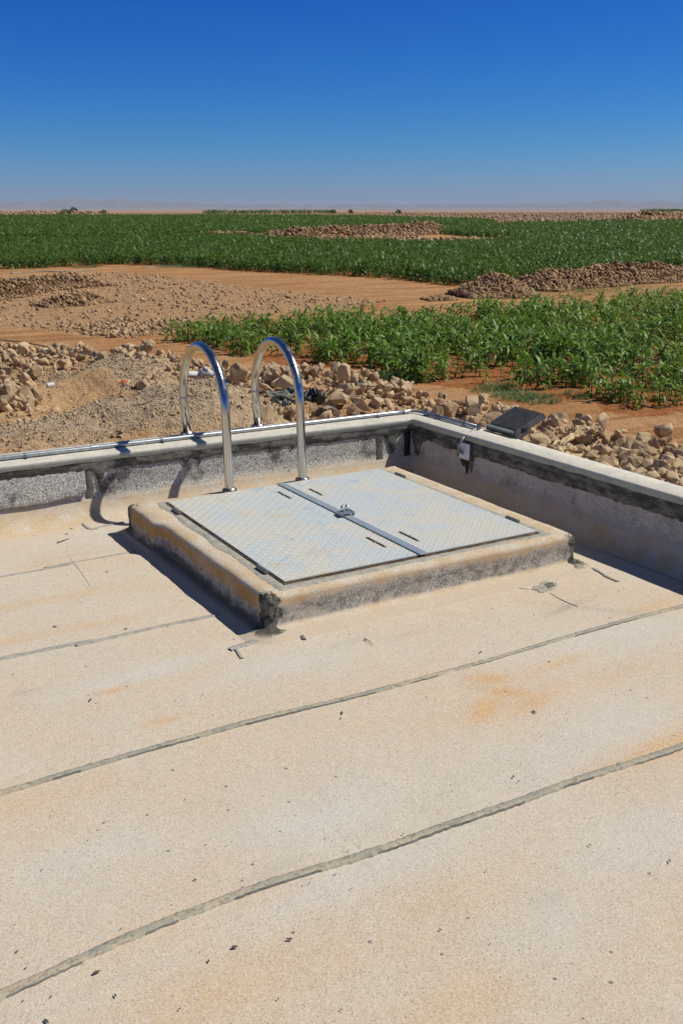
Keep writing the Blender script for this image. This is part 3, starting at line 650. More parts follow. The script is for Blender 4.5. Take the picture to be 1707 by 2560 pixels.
# ================================================================ HATCH
ZP = .172
hatch = empty('access_hatch', (2.478, 4.23, .165), 'double leaf steel tread plate hatch lying closed on the felt covered curb', 'hatch')
bm = bmesh.new()
fr = [(1.795, 3.535), (3.149, 3.543), (3.150, 4.957), (1.812, 4.914)]
for a, b_ in zip(fr, fr[1:]+fr[:1]):
    a = Vector(a); b_ = Vector(b_); d = b_-a; ang = math.atan2(d.y, d.x); c = (a+b_)/2
    box(bm, (c.x, c.y, .157), (d.length+.0, .006, .016), Matrix.Rotation(ang, 3, 'Z'))
hang(bmobj('frame', bm, M['rust']), hatch)
def leaf(q, slots, name='hatch_leaf', label=None):
    """q: corners (x0y0, x1y0, x1y1, x0y1), slots in leaf uv; plate with real slot openings and raised treads"""
    A, B, C, Dq = [Vector(p) for p in q]
    P = lambda u, v: (A*(1-u)*(1-v)+B*u*(1-v)+C*u*v+Dq*(1-u)*v)
    us = sorted({0, 1}|{s[i] for s in slots for i in (0, 1)}); vv = sorted({0, 1}|{s[i] for s in slots for i in (2, 3)})
    bm = bmesh.new(); vt = {}; th = .006
    def vget(i, j, k):
        if (i, j, k) not in vt: p = P(us[i], vv[j]); vt[i, j, k] = bm.verts.new((p.x, p.y, ZP-(th if k else 0)))
        return vt[i, j, k]
    solid = {(i, j) for i in range(len(us)-1) for j in range(len(vv)-1) if not any(s[0] <= us[i] < s[1] and s[2] <= vv[j] < s[3] for s in slots)}
    for i, j in solid:
        bm.faces.new([vget(i, j, 0), vget(i+1, j, 0), vget(i+1, j+1, 0), vget(i, j+1, 0)]); bm.faces.new([vget(i, j, 1), vget(i, j+1, 1), vget(i+1, j+1, 1), vget(i+1, j, 1)])
        for (di, dj), (e0, e1) in (((-1, 0), ((0, 1), (0, 0))), ((1, 0), ((1, 0), (1, 1))), ((0, -1), ((0, 0), (1, 0))), ((0, 1), ((1, 1), (0, 1)))):
            if (i+di, j+dj) not in solid:
                a, b_ = (i+e0[0], j+e0[1]), (i+e1[0], j+e1[1]); bm.faces.new([vget(*a, 0), vget(*a, 1), vget(*b_, 1), vget(*b_, 0)])
    # treads
    L = (Dq-A).length; Wd = (B-A).length; st = .030; nu = int(Wd/st); nv = int(L/st)
    for i in range(nu):
        for j in range(nv):
            u = (i+.5)/nu; v = (j+.5)/nv
            if any(s[0]-.02 < u < s[1]+.02 and s[2]-.01 < v < s[3]+.01 for s in slots): continue
            p = P(u, v); a = (math.pi/4 if (i+j) % 2 else -math.pi/4)+.1; l, w_, h = .0120, .0042, .0018
            ca, sa = math.cos(a), math.sin(a)
            pt = lambda x, y, z: bm.verts.new((p.x+x*ca-y*sa, p.y+x*sa+y*ca, ZP+z))
            e0, e1 = pt(-l, 0, 0), pt(l, 0, 0); s0, s1 = pt(0, -w_, 0), pt(0, w_, 0); t0, t1 = pt(-l*.45, 0, h), pt(l*.45, 0, h)
            for f in ((e0, s0, t0), (s0, t1, t0), (s0, e1, t1), (e1, s1, t1), (s1, t0, t1), (s1, e0, t0)): bm.faces.new(f)
    o = hang(bmobj(name, bm, M['plate']), hatch); 
    if label: o['label'] = label
    for s in slots:
        u = (s[0]+s[1])/2; bm = bmesh.new(); p0 = P(u, s[2]); p1 = P(u, s[3]); hw = .0085; c = (p0+p1)/2
        box(bm, (c.x, c.y, ZP-.020), (.020, (p1-p0).length+.006, .002)); r = hang(bmobj('slot_shade', bm, M['slot']), hatch)  # dark sheet under the opening, shade of the hole put into its colour
        bm = bmesh.new(); d = (p1-p0); sg = 1 if s[4] else -1
        pth = [Vector((p0.x+.002, p0.y+.006, ZP-.016)), Vector((p0.x+.001, p0.y+.010, ZP-.002)), Vector((p0.x, p0.y+.022, ZP+.003)), Vector((c.x, c.y, ZP+.002)), Vector((p1.x, p1.y-.022, ZP+.003)), Vector((p1.x, p1.y-.010, ZP-.002)), Vector((p1.x, p1.y-.006, ZP-.016))]
        tube(bm, spline(pth, 4), .0032, 8); box(bm, (c.x+sg*.006, c.y, ZP+.001), (.016, .012, .003), Matrix.Rotation(.4, 3, 'Z'), .001)
        hang(bmobj('lift_handle', bm, M['hinge'], smooth=True), hatch)
    return o
xl, xr = 2.466, 2.470
Al, Bl, Cl, Dl = (1.800, 3.547), (xl, 3.549), (xl, 4.925), (1.818, 4.904)
Ar, Br, Cr, Dr = (xr, 3.549), (3.142, 3.552), (3.141, 4.947), (xr, 4.925)
def sl_(q, x, y0, y1, side):
    u = (x-q[0][0])/(q[1][0]-q[0][0]); v0 = (y0-q[0][1])/(q[3][1]-q[0][1]); v1 = (y1-q[0][1])/(q[3][1]-q[0][1]); hw = .0085/(q[1][0]-q[0][0]); return (u-hw, u+hw, v0, v1, side)
leaf((Al, Bl, Cl, Dl), [sl_((Al, Bl, Cl, Dl), 2.393, 3.70, 3.872, 0), sl_((Al, Bl, Cl, Dl), 2.396, 4.615, 4.775, 0)])
leaf((Ar, Br, Cr, Dr), [sl_((Ar, Br, Cr, Dr), 2.571, 3.70, 3.872, 1), sl_((Ar, Br, Cr, Dr), 2.571, 4.60, 4.757, 1)])
bm = bmesh.new(); box(bm, (2.483, 4.228, ZP+.0052), (.040, 1.392, .005), None, .001)
for y in (3.66, 3.95, 4.5, 4.75): box(bm, (2.4635, y, ZP+.002), (.006, .02, .004))
hang(bmobj('cover_strip', bm, M['strip']), hatch)
for (x, y) in ((1.797, 4.73), (1.786, 3.726), (3.163, 4.757), (3.163, 3.757)):
    bm = bmesh.new(); tube(bm, [(x, y-.045, ZP-.001), (x, y-.002, ZP-.001)], .0105, 14); tube(bm, [(x, y+.001, ZP-.001), (x, y+.045, ZP-.001)], .0100, 14); tube(bm, [(x, y-.050, ZP-.001), (x, y+.050, ZP-.001)], .005, 10)
    s = 1 if x < 2 else -1; box(bm, (x+s*.008, y+.02, ZP-.0055), (.012, .05, .005))
    hang(bmobj('hinge', bm, M['hinge'], smooth=False), hatch)
# hasp with two padlock lugs
bm = bmesh.new(); rh = Matrix.Rotation(math.radians(-6), 3, 'Z'); hc = Vector((2.487, 4.222, ZP+.018)); tl = rh @ Matrix.Rotation(math.radians(-5), 3, 'X')
box(bm, hc, (.078, .060, .007), tl, .0015); box(bm, hc+Vector((-.028, 0, -.008)), (.012, .05, .012), rh); box(bm, hc+Vector((.034, -.002, -.004)), (.008, .064, .018), rh, .001)
hang(bmobj('hasp_plate', bm, M['galv']), hatch)
for dx in (-.004, .020):
    bm = bmesh.new(); n = 16; out = []; r = .017; hr = .0065
    c = hc+Vector((dx, .022, .014))
    ring = lambda rad, yy, fl=False: [Vector((0, rad*math.cos(2*math.pi*k/n), rad*math.sin(2*math.pi*k/n))) for k in range(n)]
    for sgn in (-1, 1):
        o1 = [bm.verts.new(c+v+Vector((sgn*.0028, 0, 0))) for v in ring(r, 0)]; i1 = [bm.verts.new(c+v+Vector((sgn*.0028, 0, .002))) for v in ring(hr, 0)]; out.append((o1, i1))
        for k in range(n): bm.faces.new((o1[k], o1[(k+1) % n], i1[(k+1) % n], i1[k]))
    for k in range(n):
        bm.faces.new((out[0][0][k], out[0][0][(k+1) % n], out[1][0][(k+1) % n], out[1][0][k])); bm.faces.new((out[0][1][k], out[0][1][(k+1) % n], out[1][1][(k+1) % n], out[1][1][k]))
    box(bm, c+Vector((0, 0, -.011)), (.0054, .033, .012)); hang(bmobj('lock_lug', bm, M['galv']), hatch)

# ================================================================ GRAB RAILS
def rail(front, rear, zf, zr, label):
    root = empty('grab_rail', (front[0], front[1], zf), label, 'handrail', 'steel grab rails at the hatch')
    f = Vector((*front, zf)); r = Vector((*rear, zr)); mid = (f+r)/2; R_ = Vector((r.x-f.x, r.y-f.y)).length/2; zs = .575; zt = .908
    u = Vector((r.x-f.x, r.y-f.y, 0)).normalized(); lean = Vector((-.012, 0, 0))
    pth = [f+Vector((0, 0, .01)), Vector((f.x, f.y, .35))+lean*.4]
    arc = []
    for k in range(33):
        a = math.pi*k/32; arc.append(Vector((mid.x, mid.y, 0))+lean-u*R_*1.02*math.cos(a)+Vector((0, 0, zs+(zt-zs)*math.sin(a))))
    bmA = bmesh.new(); tube(bmA, pth+[arc[0].lerp(pth[-1], .5)]+arc, .0245, 28, cap=False)
    o = hang(bmobj('tube_bend', bmA, M['steel'], smooth=True), root)
    bmA = bmesh.new(); tube(bmA, [arc[-1]+Vector((0, 0, .012)), arc[-1]+Vector((0, 0, -.01)), r+Vector((0, 0, .008))], .0238, 28, cap=True); hang(bmobj('leg', bmA, M['steel'], smooth=True), root)
    bmA = bmesh.new(); tube(bmA, [arc[-1]+Vector((0, 0, .006)), arc[-1]+Vector((0, 0, .0))], .0252, 28); hang(bmobj('weld_ring', bmA, M['flange'], smooth=False), root)
    for p in (f, r):
        bmA = bmesh.new(); n = 12
        tube(bmA, [p+Vector((0, 0, z)) for z in (0, .0001, .011, .0111, .016, .0161, .021)], [.034, .040, .042, .039, .039, .033, .029], n); hang(bmobj('flange', bmA, M['flange']), root)
rail((2.194, 4.962), (2.226, 5.623), .160, .346, 'left bent stainless steel grab rail standing behind the hatch')
rail((2.643, 4.966), (2.677, 5.600), .160, .346, 'right bent stainless steel grab rail standing behind the hatch')

# ================================================================ CONDUIT along the coping
cond = empty('conduit', (1.1, 5.51, .36), 'galvanized steel conduit clipped along the top of the parapet', 'conduit')
yc = lambda x: 5.514-.0035*(x-1.1)
bm = bmesh.new(); tube(bm, [(x, yc(x)+.0015*math.sin(x*3), .361+.0012*math.sin(x*2.1)) for x in np.linspace(-3, 3.705, 60)], .0125, 14); hang(bmobj('pipe', bm, M['galv'], smooth=True), cond)
bm = bmesh.new(); tube(bm, spline([(3.700, 5.502, .361), (3.735, 5.497, .362), (3.765, 5.465, .363), (3.776, 5.40, .361), (3.778, 5.36, .361)], 8), .0095, 12); hang(bmobj('elbow', bm, M['cable'], smooth=True), cond)
bm = bmesh.new(); tube(bm, [(3.777, 5.39, .361), (3.800, 4.868, .361)], .0125, 14); hang(bmobj('pipe', bm, M['galv'], smooth=True), cond)
for p, d in (((3.700, 5.503, .361), (1, 0, 0)), ((3.7775, 5.385, .361), (.04, -1, 0)), ((atz(235*1.0, 1118, .36).x, 5.513, .361), (1, 0, 0))):
    bm = bmesh.new(); p = Vector(p); d = Vector(d).normalized(); tube(bm, [p-d*.02, p-d*.0199, p+d*.0199, p+d*.02], [.012, .0155, .0155, .012], 14); hang(bmobj('coupling', bm, M['galv']), cond)
def clip(p, d):
    bm = bmesh.new(); p = Vector(p); d = Vector(d).normalized(); n = Vector((-d.y, d.x, 0))
    pts = [n*-.030+Vector((0, 0, -.0125)), n*-.0155+Vector((0, 0, -.0125))]+[n*(.0142*math.cos(a))+Vector((0, 0, .0142*math.sin(a))) for a in np.linspace(math.pi, 0, 9)]+[n*.0155+Vector((0, 0, -.0125)), n*.030+Vector((0, 0, -.0125))]
    A = [bm.verts.new(p+q-d*.008) for q in pts]; B = [bm.verts.new(p+q+d*.008) for q in pts]
    for i in range(len(pts)-1): bm.faces.new((A[i], A[i+1], B[i+1], B[i]))
    bmesh.ops.solidify(bm, geom=bm.faces[:], thickness=.0012); hang(bmobj('clip', bm, M['galv']), cond)
for sx_, sy_ in ((69, 1145), (409, 1103), (950, 1041)):
    p = atz(sx_, sy_, .36); clip((p.x, yc(p.x), .361), (1, 0, 0))
clip((3.7795, 5.26, .361), (.04, -1, 0)); clip((3.7945, 5.0, .361), (.04, -1, 0)); clip((.2, yc(.2), .361), (1, 0, 0))

# junction plate on the inner face of the right parapet, with flexible conduit
jb = empty('junction_plate', (3.668, 4.815, .24), 'white square blanking plate with a cable gland on the shaded parapet face', 'junction box')
bm = bmesh.new(); box(bm, (3.6565, 4.812, .243), (.008, .098, .098), Matrix.Rotation(.025, 3, 'Z'), .002); hang(bmobj('cover_plate', bm, M['white']), jb)
bm = bmesh.new(); tube(bm, [(3.653, 4.818, .232), (3.634, 4.820, .232)], [.009, .008], 10); tube(bm, [(3.640, 4.822, .232), (3.636, 4.855, .230)], .007, 10); hang(bmobj('gland', bm, M['galv']), jb)
bm = bmesh.new(); tube(bm, [(3.654, 4.780, .247), (3.650, 4.780, .247)], .003, 8); hang(bmobj('screw', bm, M['hinge']), jb)
flex = empty('flexible_conduit', (3.80, 4.87, .36), 'grey flexible conduit looping from the pipe end down to the white plate', 'cable')
z2 = lambda x, y: (1100+x/5.227, 980+y/5.227)
fp = [Vector((3.800, 4.872, .361)), atx(*z2(455, 490), 3.775), atx(*z2(380, 545), 3.715), atx(*z2(300, 605), 3.645), atx(*z2(245, 690), 3.615), atx(*z2(248, 750), 3.617), Vector((3.636, 4.855, .230))]
bm = bmesh.new(); tube(bm, spline(fp, 10), .0085, 12); hang(bmobj('hose', bm, M['cable'], smooth=True), flex)
bm = bmesh.new(); tube(bm, [(3.7985, 4.885, .361), (3.8012, 4.862, .361)], .0145, 12); hang(bmobj('end_bush', bm, M['galv']), flex)
# tar smear below the plate
V = []; n = 30
for i in range(n+1):
    s = -.085+.15*i/n; y = 4.80-s; x = 3.652+(5.365-y)*.0240-.008
    lo = .175-.075*math.exp(-((s-.010)/.012)**2)-.035*math.exp(-((s+.03)/.02)**2)+.006*mnoise.noise(Vector((s*90, 0, 0)))+abs(s)*.3
    for o_, z in ((.004, lo), (0, lo+.004), (0, .31)): V.append((x+o_+.001, y, z))
npmesh('tar_smear', V, gridF(n+1, 3), M['tar_black'], tank)

# ================================================================ FLOODLIGHT
fl = empty('floodlight', (3.93, 4.75, .40), 'black finned LED floodlight tilted face down on the outer edge of the parapet', 'floodlight')
a0 = Vector((3.838, 4.835, .372)); a1 = Vector((3.838, 4.572, .372)); b0 = Vector((4.052, 4.888+.0, .450))
eu = (a1-a0).normalized(); ev = (b0-a0); ev = (ev-eu*ev.dot(eu)*.6).normalized(); en = ev.cross(eu).normalized() if ev.cross(eu).z > 0 else eu.cross(ev).normalized(); Wf = .255; Lf = .25
RM = Matrix((eu, ev, en)).transposed()
fc = lambda u, v, h: a0+eu*u+ev*v+en*h
bm = bmesh.new(); box(bm, fc(Wf/2, Lf/2, -.014), (Wf+.018, Lf+.014, .022), RM, .004); hang(bmobj('housing', bm, M['blackedge']), fl)
bm = bmesh.new(); nf = 13
for k in range(nf):
    u = .010+(Wf-.034)*k/(nf-1); box(bm, fc(u, Lf/2+.012, .005), (.0055, Lf-.030, .022), RM)
hang(bmobj('fins', bm, M['black']), fl); bm = bmesh.new(); box(bm, fc(Wf/2-.010, Lf/2+.012, -.0015), (Wf-.02, Lf-.028, .004), RM); hang(bmobj('heat_sink', bm, M['slot']), fl)  # gaps blackened and fins lightened, lit and shaded contrast put into the colours
bm = bmesh.new(); box(bm, fc(Wf-.004, Lf/2+.006, .001), (.020, Lf-.005, .018), RM, .003); hang(bmobj('side_rail', bm, M['blackedge']), fl)
bm = bmesh.new(); box(bm, fc(Wf/2-.005, .008, .0), (Wf, .022, .012), RM, .003); hang(bmobj('lower_lip', bm, simple('lip_grey', (.22, .23, .24, 1), (.30, .31, .31, 1), 30, .6, .4, 0, bump=.0005)), fl)
bm = bmesh.new(); box(bm, fc(Wf/2, Lf/2, -.028), (Wf-.02, Lf-.02, .006), RM); hang(bmobj('lens', bm, M['white']), fl)
bm = bmesh.new(); box(bm, fc(Wf+.014, Lf*.34, -.004), (.012, .035, .03), RM, .002); tube(bm, [fc(Wf+.008, Lf*.34, -.004), fc(Wf+.026, Lf*.34, -.004)], .009, 10); box(bm, fc(Wf+.020, .02, -.03), (.004, .16, .02), RM); hang(bmobj('bracket', bm, M['blackedge']), fl)

# ================================================================ ROCKS
def rock_proto(seed, sub=2, cuts=9, flat=1.0):
    rng = random.Random(seed); bm = bmesh.new(); bmesh.ops.create_icosphere(bm, subdivisions=sub, radius=1)
    if True:                               # angular block: hull of a few points, edges slightly worn
        bm.free(); bm = bmesh.new(); npt = {1: 9, 2: 13, 3: 17}[sub]
        for _ in range(npt):
            n = Vector((rng.gauss(0, 1), rng.gauss(0, 1), rng.gauss(0, 1))).normalized()*rng.uniform(.82, 1.08); bm.verts.new(n)
        r_ = bmesh.ops.convex_hull(bm, input=bm.verts[:]); bmesh.ops.delete(bm, geom=[g_ for g_ in set(r_['geom_interior']+r_['geom_unused']) if isinstance(g_, bmesh.types.BMVert) and g_.is_valid], context='VERTS')
        bmesh.ops.dissolve_limit(bm, angle_limit=math.radians(14), verts=bm.verts[:], edges=bm.edges[:])
        if sub > 1: bmesh.ops.bevel(bm, geom=bm.edges[:], offset=.05 if sub == 2 else .07, segments=1 if sub == 2 else 2, affect='EDGES', profile=.5)
        bmesh.ops.triangulate(bm, faces=bm.faces[:])
        if sub == 3: bmesh.ops.subdivide_edges(bm, edges=[e for e in bm.edges if e.calc_length() > .35], cuts=1); bmesh.ops.triangulate(bm, faces=bm.faces[:])
        bm.verts.index_update(); cuts = 0
    planes = []
    for _ in range(cuts):
        n = Vector((rng.gauss(0, 1), rng.gauss(0, 1), rng.gauss(0, 1))).normalized(); planes.append((n, rng.uniform(.55, .85)))
    sc = Vector((rng.uniform(.85, 1.25), rng.uniform(.7, 1.0), rng.uniform(.6, .85)*flat))
    for v in bm.verts:
        p = v.co*1.0
        for n, d in planes:
            e = p.dot(n)-d
            if e > 0: p = p-n*e*.95
        p = p*(1+(.10 if sub > 1 else .05)*mnoise.noise(p*2.3+Vector((seed, 0, 0)))+(.05*mnoise.noise(p*6+Vector((seed, 5, 0))) if sub == 3 else 0))
        v.co = Vector((p.x*sc.x, p.y*sc.y, p.z*sc.z))
    V = np.array([v.co[:] for v in bm.verts]); F = np.array([[v.index for v in f.verts] for f in bm.faces]); bm.free(); return V, F
P3 = [rock_proto(s, 3, 11) for s in range(10)]; P2 = [rock_proto(s+50, 2, 8) for s in range(8)]; P1 = [rock_proto(s+90, 1, 5) for s in range(8)]
def rotm(n, rng=RNG, tilt=1.0):
    q = rng.normal(size=(n, 4)); q[:, 1:3] *= tilt; q /= np.linalg.norm(q, axis=1)[:, None]; w_, x, y, z = q.T
    return np.stack([1-2*(y*y+z*z), 2*(x*y-z*w_), 2*(x*z+y*w_), 2*(x*y+z*w_), 1-2*(x*x+z*z), 2*(y*z-x*w_), 2*(x*z-y*w_), 2*(y*z+x*w_), 1-2*(x*x+y*y)], 1).reshape(n, 3, 3)
def merged(name, P, S, protos, mat, smooth=False):
    P = np.asarray(P, float); S = np.asarray(S, float); n = len(P); R = rotm(n); k = RNG.integers(0, len(protos), n); Vs = []; Fs = []; off = 0
    for i, (V, F) in enumerate(protos):
        m = np.where(k == i)[0]
        if not len(m): continue
        vv = np.einsum('nij,vj->nvi', R[m], V)*S[m][:, None, None]+P[m][:, None, :]
        ff = F[None]+(np.arange(len(m))*len(V))[:, None, None]+off; Vs.append(vv.reshape(-1, 3)); Fs.append(ff.reshape(-1, 3)); off += len(m)*len(V)
    return npmesh(name, np.concatenate(Vs), np.concatenate(Fs), mat, smooth=smooth)
def zof(x, y): return ground(np.asarray(x, float), np.asarray(y, float))
def inframe(x, y, z, m=.03):
    d = np.stack([x, y, z-EYE], 1); a = d@np.array(rt); b_ = d@np.array(up); c = d@np.array(fw)
    return (c > 0) & (np.abs(a/c) < 853.5/FPX+m) & (b_/c < .5) & (b_/c > -.5-m)

# rubble bank along the crest
def bank():
    pts = []; C = CREST[1:-1]
    for (x0, y0), (x1, y1) in zip(C[:-1], C[1:]):
        L = math.hypot(x1-x0, y1-y0); nx, ny = (y1-y0)/L, -(x1-x0)/L      # toward the tank
        xm, ym = (x0+x1)/2, (y0+y1)/2
        n = int(L*120)
        for _ in range(n):
            t = random.random(); o = random.gauss(.25, .62)
            if y0+(y1-y0)*t < 9.5: o = random.gauss(.55, .85)
            s = min(.17, random.lognormvariate(math.log(.055), .52))
            if o < -1.2 or o > 2.6: continue
            pts.append((x0+(x1-x0)*t+nx*o, y0+(y1-y0)*t+ny*o, s))
    P = np.array(pts); x, y, s = P.T
    keep = ~((x < 4.15) & (y < 6.1)); 
    # leave the gravel mounds and the sandy hollow on the left mostly free
    hol = D(110, 915, -.95); hol2 = D(200, 870, -.7)
    keep &= (np.hypot(x-hol.x, y-hol.y) > .9)
    for mx, my, mr, mh, g in MW:
        if g > .5: keep &= (np.hypot(x-mx, y-my) > mr*.95) | (RNG.random(len(x)) < np.where(crestd(x, y) < .5, .55, .035))
    hp = W2([(-200, 960), (20, 935), (90, 885), (240, 880), (290, 905), (210, 945), (100, 960), (-100, 1010)], -1.1); keep &= ~inpoly(x, y, hp)
    x, y, s = x[keep], y[keep], s[keep]
    # extra scatter filling between the bank and the wall, right half and left foreground pile
    ex = []
    for (a, b_, c, d, n, sm) in ((600, 900, 860, 960, 110, .085), (1000, 1190, 955, 1000, 110, .075), (1180, 1568, 1010, 1100, 420, .085), (-40, 80, 820, 905, 110, .10), (430, 620, 870, 915, 60, .075), (0, 130, 880, 930, 25, .06), (250, 330, 880, 920, 22, .07)):
        for _ in range(n):
            p = D(random.uniform(a, b_), random.uniform(c, d), -.75); ex.append((p.x, p.y, min(.16, random.lognormvariate(math.log(sm*.8), .5))))
    E_ = np.array(ex); E_ = E_[~((E_[:, 0] < 4.1) & (E_[:, 1] < 6.05))]; x = np.concatenate([x, E_[:, 0]]); y = np.concatenate([y, E_[:, 1]]); s = np.concatenate([s, E_[:, 2]])
    order = np.argsort(-s); x, y, s = x[order], y[order], s[order]
    z = zof(x, y)+s*.30
    # crude stacking: raise a rock that overlaps an earlier one
    cell = {}
    for i in range(len(x)):
        k0, k1 = int(x[i]//.3), int(y[i]//.3); lift = 0
        for a in (-1, 0, 1):
            for b_ in (-1, 0, 1):
                for j in cell.get((k0+a, k1+b_), ()):
                    dd_ = math.hypot(x[i]-x[j], y[i]-y[j]); 
                    if dd_ < .6*(s[i]+s[j]): lift = max(lift, min(.13, (z[j]-z[i])+.55*(s[i]+s[j])*(1-dd_/(s[i]+s[j]))))
        z[i] += max(0, lift); cell.setdefault((k0, k1), []).append(i)
    vis = inframe(x, y, z); dist = np.hypot(x, y); app = np.where(vis, s/dist, 0); od = np.argsort(-app)
    big, rest = od[:296], od[296:]
    R = rotm(len(big)); meshes = {}
    for q, i in enumerate(big):
        k = q % len(P3)
        if k not in meshes:
            V, F = P3[k]; me = bpy.data.meshes.new('rock'); me.from_pydata([tuple(v) for v in V], [], [tuple(f) for f in F]); me.materials.append(M['rock']); me.update(); meshes[k] = me
        o = bpy.data.objects.new('rock', meshes[k]); COL.objects.link(o); m = Matrix([list(r) for r in R[q]]).to_4x4()
        o.matrix_world = Matrix.Translation((x[i], y[i], z[i])) @ m @ Matrix.Scale(float(s[i]), 4)
        tag(o, 'rough tan limestone rock lying in the rubble bank outside the parapet', 'rock', 'loose rocks of the rubble bank')
    o = merged('rubble', np.stack([x[rest], y[rest], z[rest]], 1), s[rest], P2, M['rock']); tag(o, 'smaller limestone rubble filling the bank beyond the parapet', 'rubble', kind='stuff')
bank()
# chips and dust lumps between them
HOL = W2([(-200, 960), (20, 940), (90, 888), (240, 885), (280, 905), (210, 942), (100, 958), (-100, 1010)], -1.1)
def scatter_region(polyd, z, n, smin, smax, name, mat, protos, label, dens=None, pw=2.2):
    poly = W2(polyd, z); P = np.array(poly); x0, y0 = P.min(0); x1, y1 = P.max(0); out = []
    x = RNG.uniform(x0, x1, n*6); y = RNG.uniform(y0, y1, n*6); m = inpoly(x, y, poly) & ~((x < 4.05) & (y < 5.95)); x, y = x[m][:n*3], y[m][:n*3]
    if dens is not None: k = RNG.random(len(x)) < dens(x, y); x, y = x[k], y[k]
    x, y = x[:n], y[:n]; s = smin*(smax/smin)**(RNG.random(len(x))**pw)
    o = merged(name, np.stack([x, y, zof(x, y)+s*.2], 1), s, protos, mat)
    return tag(o, label, name.replace('_', ' '), kind='stuff')
scatter_region([(-80, 800), (300, 838), (560, 880), (850, 920), (1250, 985), (1600, 1045), (1750, 1150), (1300, 1110), (1150, 1030), (940, 975), (600, 975), (-80, 1060)], -.9, 12000, .010, .040, 'rubble_chips', M['spall'], P1, 'small stone chips and crumbs strewn over the sandy bank', lambda x, y: np.where(inpoly(x, y, HOL), .04, 1)*np.where((x < 4.8) & (y < 12), .45, 1))
gd = lambda x, y: (~inpoly(x, y, HOL))*np.clip(sum(g*np.exp(-(np.hypot(x-mx, y-my)/mr)**2*1.0) for mx, my, mr, mh, g in MW if g > .5)+.35*(y-5.8 < 1.0), 0, 1)*(np.hypot(x-D(300, 985, -.7).x, y-D(300, 985, -.7).y) > .38)
scatter_region([(-60, 850), (150, 800), (480, 850), (640, 900), (640, 1000), (-60, 1070)], -.75, 46000, .005, .014, 'gravel', M['gravel'], P1, 'grey and tan crushed gravel in mounds just outside the parapet', gd)
# stones of the ploughed stony strip
def stones(polyd, n, smin, smax, name, mat, label, pw=2.5, lift=.2):
    return scatter_region(polyd, Z0, n, smin, smax, name, mat, P1, label, pw=3.5)
stones([(-300, 640), (0, 640), (150, 628), (330, 628), (500, 650), (720, 676), (890, 692), (830, 706), (620, 722), (470, 742), (400, 762), (290, 775), (240, 772), (150, 765), (60, 755), (-100, 742)], 10000, .018, .125, 'field_stones', M['fieldrock'], 'brown stones scattered over the stony strip between the tracks')
stones([(130, 752), (250, 735), (430, 735), (470, 742), (400, 765), (290, 778), (200, 770)], 700, .06, .16, 'stone_row', M['fieldrock'], 'row of brown stones along the near edge of the stony strip')
# heaps of stones: ridge shaped piles
def heap(name, line, n, wid, hgt, s0, s1, mat, label, protos=P1, zz=Z0):
    L = W2(line, zz); seg = [math.dist(a, b_) for a, b_ in zip(L[:-1], L[1:])]; tot = sum(seg); X = []; Y = []; ZZ = []
    for _ in range(n):
        t = t0 = random.random()*tot; i = 0
        while t > seg[i]: t -= seg[i]; i += 1
        a, b_ = L[i], L[i+1]; f = t/seg[i]; nx, ny = -(b_[1]-a[1])/seg[i], (b_[0]-a[0])/seg[i]; o = random.uniform(-1, 1); o = math.copysign(abs(o)**1.1, o)
        x = a[0]+(b_[0]-a[0])*f+nx*o*wid; y = a[1]+(b_[1]-a[1])*f+ny*o*wid; h = hgt*(1-abs(o))**.8*min(1, (min(t0, tot-t0)+.15*wid)/(wid*1.1))**.8*(.9+.35*mnoise.noise(Vector((x*.35, y*.35, 0)))+.2*mnoise.noise(Vector((x*1.5, y*1.5, 0))))
        X.append(x); Y.append(y); ZZ.append(h*random.random()**.35)
    X = np.array(X); Y = np.array(Y); s = s0*(s1/s0)**(RNG.random(n)**1.6); z = zof(X, Y)+np.array(ZZ)
    o = merged(name, np.stack([X, Y, z], 1), s, protos, mat); return tag(o, label, 'stone heap', kind='stuff')
heap('stone_heap', [(-60, 690), (60, 668), (160, 655), (215, 660)], 2200, 1.5, .70, .05, .15, M['darkrock'], 'long heap of dark stones at the left edge of the stony strip')
heap('stone_heap', [(90, 705), (160, 700), (235, 690)], 1300, .9, .45, .05, .15, M['darkrock'], 'small heap of dark stones in front of the longer left heap')
heap('stone_heap', [(1050, 681), (1120, 679), (1220, 678)], 4200, 1.5, 1.05, .05, .17, M['darkrock'], 'rounded brown stone heap at the corner between track and both fields')
heap('stone_heap', [(975, 690), (1040, 688)], 400, .6, .2, .05, .13, M['darkrock'], 'scatter of dark stones trailing left of the rounded heap')
heap('stone_heap', [(1205, 668), (1240, 662), (1400, 650), (1568, 640), (1900, 615)], 14000, 1.7, 1.0, .06, .18, M['darkrock'], 'long brown stone ridge running right between the near and middle fields')
heap('stone_heap', [(590, 549), (750, 546), (960, 537), (1010, 532)], 7000, 4.5, 1.5, .12, .36, M['darkrock'], 'distant long brown stone ridge beyond the middle field')
heap('stone_heap', [(700, 558), (800, 553), (900, 552), (1020, 558), (1100, 552)], 1500, 4, .5, .12, .35, M['fieldrock'], 'low stones strewn in the bare clearing behind the middle field')
heap('stone_heap', [(-60, 560), (120, 559), (260, 556)], 900, 1.5, .45, .12, .3, M['fieldrock'], 'far row of pale stones between the field bands at left')
heap('stone_heap', [(440, 548), (520, 543), (580, 541)], 700, 2, .7, .12, .3, M['darkrock'], 'short far stone heap left of the long distant ridge')
heap('stone_heap', [(-60, 494), (120, 493), (250, 494)], 1200, 12, 1.6, .3, .9, M['fieldrock'], 'low pale bank at the far left edge of the fields')
heap('stone_heap', [(1420, 508), (1500, 507), (1600, 506)], 1500, 8, 2.2, .35, .9, M['darkrock'], 'dark bank at the far right edge of the fields')
